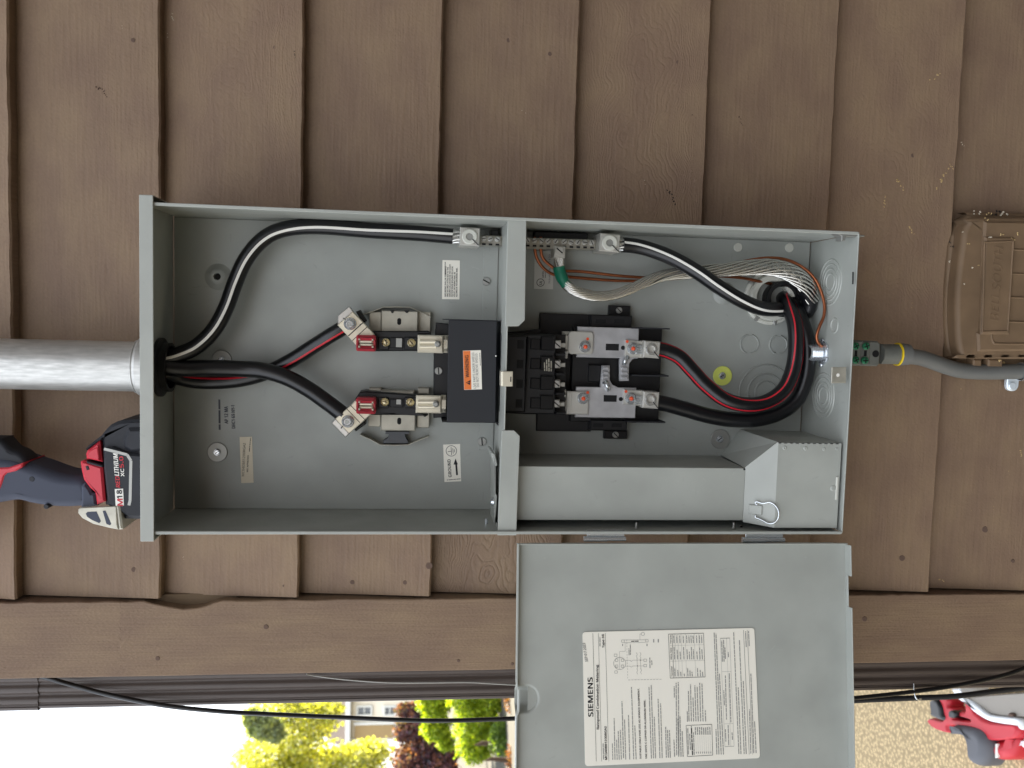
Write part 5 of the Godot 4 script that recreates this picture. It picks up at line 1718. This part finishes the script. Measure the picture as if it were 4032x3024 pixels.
# ---------------------------------------------------------------- tools and boxes round the enclosure
func raised_letters(mb: MB, words: String, ax: float, ay: float, bx: float, by: float, tall: float, z: float, deep: float, font: Font) -> void:
	var tm := TextMesh.new()
	tm.text = words; tm.font = font; tm.font_size = 32; tm.pixel_size = 0.01; tm.depth = 0.02; tm.curve_step = 4.0
	var arr := tm.get_mesh_arrays()
	var vs: PackedVector3Array = arr[Mesh.ARRAY_VERTEX]
	var ns: PackedVector3Array = arr[Mesh.ARRAY_NORMAL]
	var id = arr[Mesh.ARRAY_INDEX]
	var lo := vs[0]; var hi := vs[0]
	for q in vs:
		lo = lo.min(q); hi = hi.max(q)
	var a := P(ax, ay, z)
	var b := P(bx, by, z)
	var dx := (b - a).normalized()
	var dy := Vector3(-dx.y, dx.x, 0)
	var sx := (b - a).length() / (hi.x - lo.x)
	var sy := tall * unit(ax, ay, z) / (hi.y - lo.y)
	var order: Array = Array(id) if id != null and id.size() else range(vs.size())
	for i in range(0, order.size(), 3):
		var q := []
		for j in 3:
			var w: Vector3 = vs[order[i + j]]
			q.append(fxf * (a + dx * ((w.x - lo.x) * sx + (w.y - lo.y) * sy * 0.22) + dy * ((w.y - lo.y) * sy) + Vector3(0, 0, (w.z - lo.z) / (hi.z - lo.z) * deep)))
		var n: Vector3 = ns[order[i]]
		mb.flat(q[0], q[1], q[2], fxf.basis * (dx * n.x + dy * n.y + Vector3(0, 0, n.z)))

func based(mb: MB, pts: Array, z0: float, z1: float, bev: float, floor_y: float) -> void:
	var a := PackedVector2Array()
	for i in range(0, pts.size(), 2):
		var p := P(pts[i], pts[i + 1], z1)
		if pts[i] >= 2040: p.y = floor_y
		a.append(Vector2(p.x, p.y))
	mb.prism(a, z0, z1, bev, fxf)

func build_drill() -> void:
	frame(0, 1640, 600.0)
	var fl := TOPY + 0.0152
	var c := P(1750, 800, 0.06)
	var t := thing("cordless_drill", "red and black cordless drill standing on its battery on top of the enclosure", "drill", Vector3(c.x, fl, 0.06))
	var z := 0.098
	var bat := MB.new()
	based(bat, [1245, 480, 1340, 370, 1460, 280, 1530, 190, 1600, 120, 1680, 80, 1750, 60, 1900, 48, 2050, 50, 2050, 1500, 1800, 1492, 1770, 1310, 1520, 1290, 1495, 720, 1470, 350, 1300, 470], 0.022, z - 0.006, 0.004, fl)
	based(bat, [1490, 470, 1620, 440, 1850, 530, 2050, 560, 2050, 1480, 1880, 1470, 1560, 1290, 1500, 760], 0.03, z, 0.003, fl)
	based(bat, [1780, 330, 1850, 170, 2050, 160, 2050, 480, 1900, 530, 1790, 460], 0.03, z - 0.001, 0.004, fl)
	var b := put("battery", bat, M.drill_black, t)
	var st := MB.new()
	for q in [[1510, 470, 1845, 555], [1845, 555, 1900, 640], [1900, 640, 1888, 1220], [1888, 1220, 1870, 1290]]:
		line(st, q[0], q[1], q[2], q[3], 42, z + 0.0003)
	put("silver_stripe", st, M.zinc_dull, b)
	var wt := MB.new()
	lettering(wt, "LITHIUM", 1728, 860, 1706, 545, 62, z + 0.0005, font_slant)
	lettering(wt, "XC", 1804, 868, 1798, 758, 48, z + 0.0005, font_bold)
	rect(wt, 1672, 1043, 1792, 1302, z, z + 0.0005, 0.0, 0.045)
	var rt := MB.new()
	lettering(rt, "RED", 1744, 1030, 1732, 872, 58, z + 0.0005, font_slant)
	lettering(rt, "5.0", 1796, 742, 1786, 580, 56, z + 0.0005, font_bold)
	lettering(rt, "M", 1782, 1296, 1778, 1196, 76, z + 0.0009, font_bold)
	var dt := MB.new()
	lettering(dt, "18", 1776, 1186, 1766, 1066, 76, z + 0.0009, font_bold)
	put("battery_print", wt, M.stripe_white, b, "", [rt, M.stripe_red, dt, M.ink])
	var red := MB.new()
	poly(red, [1160, 655, 1195, 640, 1245, 655, 1482, 735, 1525, 1235, 1400, 1285, 1375, 1105, 1300, 1040, 1210, 920, 1180, 800], 0.028, z - 0.003, 0.0025)
	poly(red, [1240, 545, 1265, 490, 1440, 350, 1468, 600, 1480, 662, 1250, 615], 0.028, z - 0.003, 0.0025)
	poly(red, [1262, 545, 1310, 490, 1420, 440, 1440, 600, 1430, 640, 1270, 600], 0.028, z - 0.0008, 0.0012)
	put("red_shoe", red, M.drill_red, t)
	var latch := MB.new()
	poly(latch, [1250, 640, 1490, 710, 1480, 740, 1260, 680], 0.03, z - 0.002, 0.001)
	poly(latch, [1240, 470, 1300, 410, 1470, 310, 1470, 330, 1330, 430, 1250, 490], 0.03, z - 0.002, 0.001)
	rect(latch, 1245, 715, 1290, 780, 0.03, z - 0.0024, 0.0006, 0.3)
	put("battery_latch", latch, M.drill_black, t)
	var grip := MB.new()
	soft(grip, [-700, 640, -200, 600, 130, 625, 370, 700, 530, 752, 800, 850, 1000, 885, 1200, 910, 1300, 1050, 1330, 1150, 1310, 1300, 1160, 1332, 900, 1345, 650, 1330, 400, 1290, 200, 1245, -100, 1290, -700, 1380], 0.035, z - 0.006, 0.011, 0.02, 3)
	var gp := put("grip", grip, M.drill_grey, t)
	var tr := MB.new()
	soft(tr, [-700, 380, -60, 330, 0, 350, 60, 415, 130, 485, 240, 530, 330, 600, 380, 690, 300, 760, 100, 760, -700, 760], 0.05, z - 0.013, 0.004, 0.012, 3)
	put("trigger", tr, M.drill_black, gp)
	var rr := MB.new()
	poly(rr, [-700, 700, 0, 745, 120, 742, 250, 700, 335, 672, 318, 735, 230, 792, 100, 822, 58, 865, 20, 985, -20, 1080, -700, 1000], 0.034, z - 0.0045, 0.0015)
	put("red_inlay", rr, M.drill_red, t)
	for q in [[460, 910, 42], [668, 1310, 38]]:
		var sc := MB.new()
		cyl(sc, q[0], q[1], q[2], 0.05, z - 0.0055, 0.0006, 18)
		put("recessed_screw", sc, M.drill_black, gp)
	var base := MB.new()
	poly(base, [1170, 1010, 1230, 960, 1300, 1050, 1330, 1110, 1385, 1120, 1400, 1300, 1170, 1330], 0.03, z - 0.004, 0.003)
	put("foot_shell", base, M.drill_grey, t)
	var cl := MB.new()
	poly(cl, [1135, 1345, 1165, 1322, 1680, 1300, 1692, 1320, 1700, 1560, 1722, 1642, 1600, 1622, 1350, 1560, 1190, 1475, 1128, 1400], z - 0.003, z + 0.001, 0.001)
	poly(cl, [1680, 1290, 1735, 1285, 1780, 1640, 1720, 1645], 0.03, z + 0.002, 0.002)
	var ho := MB.new()
	poly(ho, [1245, 1410, 1270, 1385, 1400, 1378, 1465, 1520, 1440, 1548, 1330, 1500, 1265, 1455], z, z + 0.00125, 0.0)
	poly(ho, [1490, 1370, 1530, 1365, 1615, 1560, 1595, 1580, 1545, 1560], z, z + 0.00125, 0.0)
	put("belt_clip", cl, M.tin_dull, t, "", [ho, M.drill_grey])
	# motor housing and chuck above the picture's edge
	var top := P(-700, 900, 0.06)
	var hd := MB.new()
	hd.lathe([Vector2(0, -0.085), Vector2(0.030, -0.085), Vector2(0.036, -0.07), Vector2(0.036, 0.04), Vector2(0.03, 0.06), Vector2(0, 0.06)], Transform3D(Basis(Vector3(0, 1, 0), PI / 2), top + Vector3(0, 0.03, 0)), 28)
	put("motor_housing", hd, M.drill_red, t)
	var ch := MB.new()
	ch.lathe([Vector2(0.026, 0.06), Vector2(0.024, 0.1), Vector2(0.012, 0.115), Vector2(0, 0.115)], Transform3D(Basis(Vector3(0, 1, 0), PI / 2), top + Vector3(0, 0.03, 0)), 24)
	put("chuck", ch, M.drill_black, t)

func build_utility_box() -> void:
	frame(3700, 820, 332.0 * 2212.0 / 744.0)
	var o := P(900, 740, 0.0)
	var t := thing("utility_box", "weathered brown plastic telephone box with raised lettering, low on the siding", "utility box", Vector3(o.x, o.y - 0.13, 0.015))
	var body := MB.new()
	soft(body, [140, 205, 165, 140, 205, 92, 290, 42, 340, 35, 1800, 60, 1900, 120, 1930, 300, 1930, 1200, 1880, 1330, 1800, 1390, 240, 1395, 160, 1350, 90, 1290, 70, 1200, 60, 1050, 62, 700, 95, 330], -0.012, 0.007, 0.005, 0.006, 2)
	put("body", body, M.box_brown, t)
	var cov := MB.new()
	soft(cov, [205, 330, 225, 200, 265, 130, 350, 80, 1780, 100, 1850, 160, 1870, 320, 1870, 1180, 1820, 1290, 1760, 1330, 250, 1330, 205, 1305, 180, 1250, 158, 1050, 160, 700], 0.003, 0.029, 0.006, 0.009, 3)
	var cv := put("cover", cov, M.box_brown, t)
	var mid := MB.new()
	poly(mid, [400, 110, 1760, 130, 1800, 200, 1800, 1180, 1750, 1250, 345, 1265, 335, 1100, 372, 1085, 372, 700, 385, 300], 0.02, 0.033, 0.003)
	put("raised_panel", mid, M.box_brown, cv)
	var plate := MB.new()
	rect(plate, 385, 285, 640, 1085, 0.03, 0.036, 0.0025, 0.03)
	put("name_plate", plate, M.box_brown, cv)
	var rim := MB.new()
	for q in [[395, 300, 650, 290], [650, 290, 600, 1085], [600, 1085, 378, 1090], [378, 1090, 395, 300]]:
		rim.tube(path([q[0], q[1], 0.0360, q[2], q[3], 0.0360], 3), [0.0014], 8)
	put("plate_rim", rim, M.box_brown, cv)
	var tx := MB.new()
	raised_letters(tx, "BELLSOUTH", 516, 1000, 556, 352, 74, 0.0358, 0.0011, font_slant)
	put("raised_lettering", tx, M.box_brown, cv)
	for y in [385, 597, 803, 1017]:
		var rb := MB.new()
		rect(rb, 655 - (y - 385) * 0.06, y - 9, 1700, y + 9, 0.031, 0.0352, 0.0014)
		put("rib", rb, M.box_brown, cv)
	var loop := MB.new()
	loop.tube(path([455, 1090, 0.0332, 460, 1150, 0.0332, 478, 1185, 0.0332, 520, 1196, 0.0332, 900, 1198, 0.0332, 1700, 1198, 0.0332], 6), [0.0016], 8)
	put("rib", loop, M.box_brown, cv)
	for q in [[300, 375, 1335, 1395], [430, 560, 1335, 1400]]:
		var hg := MB.new()
		rect(hg, q[0], q[2], q[1], q[3], 0.002, 0.024, 0.002)
		put("hinge_lug", hg, M.box_brown, t)
	var gap := MB.new()
	rect(gap, 285, 1396, 510, 1412, 0.002, 0.0085, 0.001)
	put("hinge_gap", gap, M.debris_dark, t)
	for q in [[240, 1390, 30, 1], [530, 1370, 40, 0], [540, 1340, 25, 0], [330, 38, 30, 1], [430, 48, 30, 0], [560, 45, 40, 1], [410, 95, 20, 0], [440, 265, 24, 1], [412, 310, 18, 1], [640, 275, 26, 0], [550, 235, 18, 0], [690, 225, 22, 0], [84, 470, 14, 1], [210, 670, 10, 1], [290, 525, 8, 1], [205, 210, 8, 1], [345, 500, 8, 0], [480, 745, 7, 1], [425, 908, 10, 0], [110, 335, 16, 2], [90, 300, 14, 2], [500, 40, 40, 2], [1340, 60, 30, 0], [255, 310, 12, 0]]:
		var cr := MB.new()
		var zz := 0.009 if q[0] < 160 or q[1] < 70 or q[1] > 1340 else 0.0295 if q[0] < 380 else 0.0345
		for k in 4:
			var p := P(q[0] + rng.randf_range(-1, 1) * q[2], q[1] + rng.randf_range(-0.5, 0.5) * q[2], zz)
			cr.box(p, Vector3(rng.randf_range(0.5, 1), rng.randf_range(0.3, 0.7), 0.5) * q[2] * 0.00007 + Vector3.ONE * 0.0006, 0.0003, Basis.from_euler(Vector3(rng.randf(), rng.randf(), rng.randf() * 3)))
		put("stuck_crumb", cr, [M.debris, M.debris_white, M.debris_dark][q[3]], t)

func build_bond_connector() -> void:
	frame(3300, 1300, 400.0)
	var o := P(700, 510, 0.035)
	var t := thing("bonding_connector", "grey connector block with four green screws and a yellow ring under the enclosure", "connector", Vector3(o.x, o.y, 0.035))
	var b := MB.new()
	poly(b, [-150, 205, 300, 212, 870, 240, 925, 290, 930, 480, 905, 740, 850, 788, 300, 772, -150, 765], 0.022, 0.050, 0.002)
	poly(b, [300, 235, 510, 240, 500, 760, 290, 755], 0.04, 0.0515, 0.0012); poly(b, [540, 245, 705, 250, 700, 765, 525, 762], 0.04, 0.0515, 0.0012)
	put("block", b, M.grey_plastic, t)
	for q in [[405, 350], [630, 350], [402, 655], [605, 660], [180, 345], [178, 650]]:
		var s := MB.new()
		cyl(s, q[0], q[1], 76, 0.048, 0.0550, 0.0016, 18)
		var sl := MB.new()
		var p := at_z(q[0], q[1], 0.0551).origin
		sl.box(p, Vector3(0.0075, 0.0012, 0.0006), 0.0, Basis(Vector3(0, 0, 1), q[0] * 0.013)); sl.box(p, Vector3(0.0012, 0.0075, 0.00062), 0.0, Basis(Vector3(0, 0, 1), q[0] * 0.013))
		put("green_screw", s, M.green_screw, t, "", [sl, M.shadow_gap])
	for q in [[390, 505], [595, 505]]:
		var d := MB.new()
		rect(d, q[0] - 28, q[1] - 58, q[0] + 28, q[1] + 58, 0.05, 0.0519, 0.0)
		put("wire_slot_shade", d, M.shadow_gap, t)
	var h := MB.new()
	cyl(h, 822, 515, 72, 0.045, 0.0506, 0.0, 24)
	put("block_hole_shade", h, M.shadow_gap, t)
	# faceted hub, yellow ring, gland and the grey cable
	var cx := P(1150, 522, 0.036)
	var r := absf(P(1150, 290, 0.036).x - P(1150, 755, 0.036).x) / 2
	var dn := Transform3D(Basis(Vector3(1, 0, 0), PI / 2), Vector3(cx.x, P(900, 520, 0.036).y, 0.036))
	var l1: float = P(900, 520, 0.036).y - P(1270, 520, 0.036).y
	var hb := MB.new()
	hb.lathe([Vector2(0, 0), Vector2(r, 0), Vector2(r, l1)], dn, 8, PI / 8, TAU + PI / 8)
	put("hub", hb, M.grey_plastic, t)
	var yr := MB.new()
	yr.lathe([Vector2(r * 0.9, l1), Vector2(r + 0.0012, l1), Vector2(r + 0.0014, l1 + 0.0022), Vector2(r * 0.9, l1 + 0.0026)], dn, 32)
	put("yellow_ring", yr, M.yellow, t)
	var gl := MB.new()
	gl.lathe([Vector2(r * 1.02, l1 + 0.0026), Vector2(r * 1.05, l1 + 0.010), Vector2(r * 0.98, l1 + 0.0105), Vector2(r * 0.98, l1 + 0.017), Vector2(r * 0.7, l1 + 0.0185)], dn, 28)
	put("gland_nut", gl, M.pvc, t)
	frame(2688, 1008, 1344.0)
	var cb := MB.new()
	cb.tube(path([1400, 646, 0.036, 1470, 650, 0.036, 1540, 660, 0.033, 1620, 685, 0.028, 1700, 715, 0.023, 1790, 740, 0.019, 1880, 750, 0.017, 2000, 752, 0.016, 2212, 748, 0.016, 2600, 740, 0.016], 10), [0.0125, 0.0120, 0.0114, 0.0110, 0.0108], 20)
	tag(put("grey_cable", cb, M.pvc), "thick grey flexible cable curving from the connector block down past the brown box", "cable")
	var sp := MB.new()
	rect(sp, 2104, 745, 2182, 872, -0.002, 0.0040, 0.0012, 0.0, 36)
	cyl(sp, 2140, 842, 24, 0.003, 0.0062, 0.001, 16)
	var band := MB.new()
	var bc := P(2212, 750, 0.016)
	band.lathe([Vector2(0.0123, -0.006), Vector2(0.0133, -0.006), Vector2(0.0133, 0.006), Vector2(0.0123, 0.006)], Transform3D(Basis(Vector3(1, 0, 0), PI / 2), bc), 24)
	var sn := thing("pipe_strap", "shiny zinc strap with a rounded ear clamping the grey cable", "strap", P(2160, 800, 0.0))
	put("ear", sp, M.clear_plastic, sn)
	put("band", band, M.zinc, sn)

func build_ground_tool() -> void:
	var up := Transform3D(Basis(Vector3(1, 0, 0), Vector3(0, 0, -1), Vector3(0, 1, 0)), Vector3(0, 0.003, 0))
	frame(3600, 2600, 432.0 * 2212.0 / 1690.0, up)
	var c := up * P(1000, 1000, 0.0)
	var t := thing("power_saw", "red corded power saw with black and grey handles lying on the pebbled patio", "power tool", c)
	var red := MB.new()
	soft(red, [320, 610, 500, 600, 497, 700, 540, 730, 640, 765, 620, 880, 585, 905, 720, 925, 860, 935, 770, 900, 650, 860, 640, 775, 765, 795, 770, 640, 850, 720, 950, 850, 1100, 950, 1290, 985, 1540, 1010, 1530, 1180, 1300, 1230, 1040, 1225, 985, 1095, 860, 1040, 510, 1005, 500, 1120, 290, 1060, 190, 950, 225, 890, 400, 935, 440, 880, 400, 800], 0.035, 0.085, 0.006, 0.02)
	put("housing", red, M.tool_red, t)
	var bg_ := MB.new()
	soft(bg_, [212, 612, 325, 604, 385, 700, 412, 820, 435, 895, 395, 935, 240, 872, 222, 780], 0.03, 0.095, 0.012, 0.02)
	put("black_grip", bg_, M.black_gloss, t)
	var kn := MB.new()
	soft(kn, [515, 785, 560, 770, 615, 800, 622, 865, 580, 890, 520, 880], 0.05, 0.098, 0.006, 0.01)
	put("trigger", kn, M.black, t)
	var gh := MB.new()
	soft(gh, [505, 1010, 560, 992, 680, 1000, 790, 1022, 905, 1055, 1000, 1150, 1048, 1300, 1050, 1450, 1020, 1560, 960, 1625, 880, 1632, 800, 1565, 757, 1450, 742, 1300, 715, 1220, 640, 1172, 505, 1120], 0.04, 0.105, 0.022, 0.035)
	put("grey_handle", gh, M.tool_grey, t)
	var mo := MB.new()
	soft(mo, [1040, 1230, 1300, 1235, 1530, 1185, 1475, 1400, 1440, 1488, 1370, 1525, 1280, 1540, 1150, 1520, 1062, 1462], 0.0, 0.075, 0.024, 0.03)
	var mn := put("motor_housing", mo, M.tool_red, t)
	var wl := MB.new()
	poly(wl, [1052, 1260, 1105, 1262, 1112, 1440, 1062, 1440], 0.07, 0.0756, 0.0); poly(wl, [1246, 1290, 1280, 1285, 1282, 1505, 1246, 1505], 0.07, 0.0756, 0.0)
	put("white_label", wl, M.stripe_white, mn)
	var gd := MB.new()
	soft(gd, [600, 480, 720, 585, 780, 600, 950, 700, 1120, 825, 1300, 860, 1570, 890, 1625, 960, 1625, 1075, 1540, 1010, 1290, 972, 1100, 925, 900, 795, 800, 680], 0.02, 0.102, 0.006, 0.012)
	put("white_guard", gd, M.tool_white, t)
	var pl := MB.new()
	poly(pl, [800, 585, 1060, 540, 1900, 480, 1900, 860, 1570, 885, 1300, 855, 1130, 815, 960, 690], 0.02, 0.09, 0.003)
	put("base_plate", pl, M.tool_plate, t)
	var kb := MB.new()
	poly(kb, [1430, 830, 1460, 805, 1500, 820, 1512, 860, 1480, 872, 1440, 865], 0.08, 0.1, 0.003)
	put("knob", kb, M.nail, t)
	var bag := MB.new()
	soft(bag, [1362, 1272, 1420, 1235, 1490, 1195, 1900, 1150, 1900, 1390, 1500, 1352, 1430, 1335], 0.0, 0.055, 0.02, 0.03)
	tag(put("pale_cloth_bag", bag, M.tool_white), "pale rounded bag lying on the patio beside the red motor housing", "bag")
	var lb := MB.new()
	poly(lb, [555, 440, 690, 430, 718, 495, 600, 500], 0.05, 0.13, 0.003)
	put("guard_tip", lb, M.tool_white, t)

func _ready() -> void:
	rng.seed = 11
	# camera: the photograph is turned on its side, so the camera is rolled
	var cam := Camera3D.new()
	cam.name = "camera"
	cam.transform = Transform3D(view, EYE)
	cam.keep_aspect = Camera3D.KEEP_HEIGHT
	cam.fov = rad_to_deg(2.0 * atan(1512.0 / LENS))
	cam.near = 0.05; cam.far = 600.0
	var attr := CameraAttributesPhysical.new()
	attr.frustum_focal_length = 12.0 / (1512.0 / LENS)
	attr.frustum_near = 0.05; attr.frustum_far = 600.0
	attr.frustum_focus_distance = 1.07
	attr.exposure_aperture = 7.5
	cam.attributes = attr
	add_child(cam)
	cam.current = true
	# sky
	var sky := ProceduralSkyMaterial.new()
	sky.sky_top_color = Color(0.60, 0.617, 0.645)
	sky.sky_horizon_color = Color(0.62, 0.62, 0.62)
	sky.sky_curve = 0.12
	sky.ground_bottom_color = Color(0.30, 0.29, 0.25)
	sky.ground_horizon_color = Color(0.5, 0.48, 0.42)
	sky.sky_energy_multiplier = 1.0
	sky.ground_energy_multiplier = 1.0
	var env := Environment.new()
	env.background_mode = Environment.BG_SKY
	env.sky = Sky.new()
	env.sky.sky_material = sky
	env.tonemap_mode = Environment.TONE_MAPPER_LINEAR
	env.tonemap_exposure = 7.5
	env.sdfgi_enabled = true; env.ssao_enabled = true; env.ssil_enabled = true
	var we := WorldEnvironment.new()
	we.name = "world_environment"; we.environment = env
	add_child(we)
	# sun: high, behind the house, so that this wall is in open shade
	var sun := DirectionalLight3D.new()
	sun.name = "sun"
	add_child(sun)
	sun.look_at_from_position(Vector3.ZERO, -Vector3(0.20, 0.62, -0.76), Vector3.UP)
	sun.light_energy = 1.6; sun.light_color = Color(1.0, 0.95, 0.86); sun.light_angular_distance = 0.5
	sun.shadow_enabled = true

	font_plain = SystemFont.new(); font_plain.font_names = PackedStringArray(["Droid Sans"])
	font_bold = SystemFont.new(); font_bold.font_names = PackedStringArray(["Droid Sans"])
	font_slant = SystemFont.new(); font_slant.font_names = PackedStringArray(["Droid Sans"])
	make_materials()
	build_garden()
	build_wall()
	build_downspout()
	build_hanging_cables()
	build_enclosure()
	build_conduit()
	build_jaw_block(1200, 1100, true)
	build_jaw_block(1200, 1500, false)
	build_shield()
	build_breaker()
	build_neutral_bar()
	build_cables()
	build_drill()
	build_utility_box()
	build_bond_connector()
	build_ground_tool()
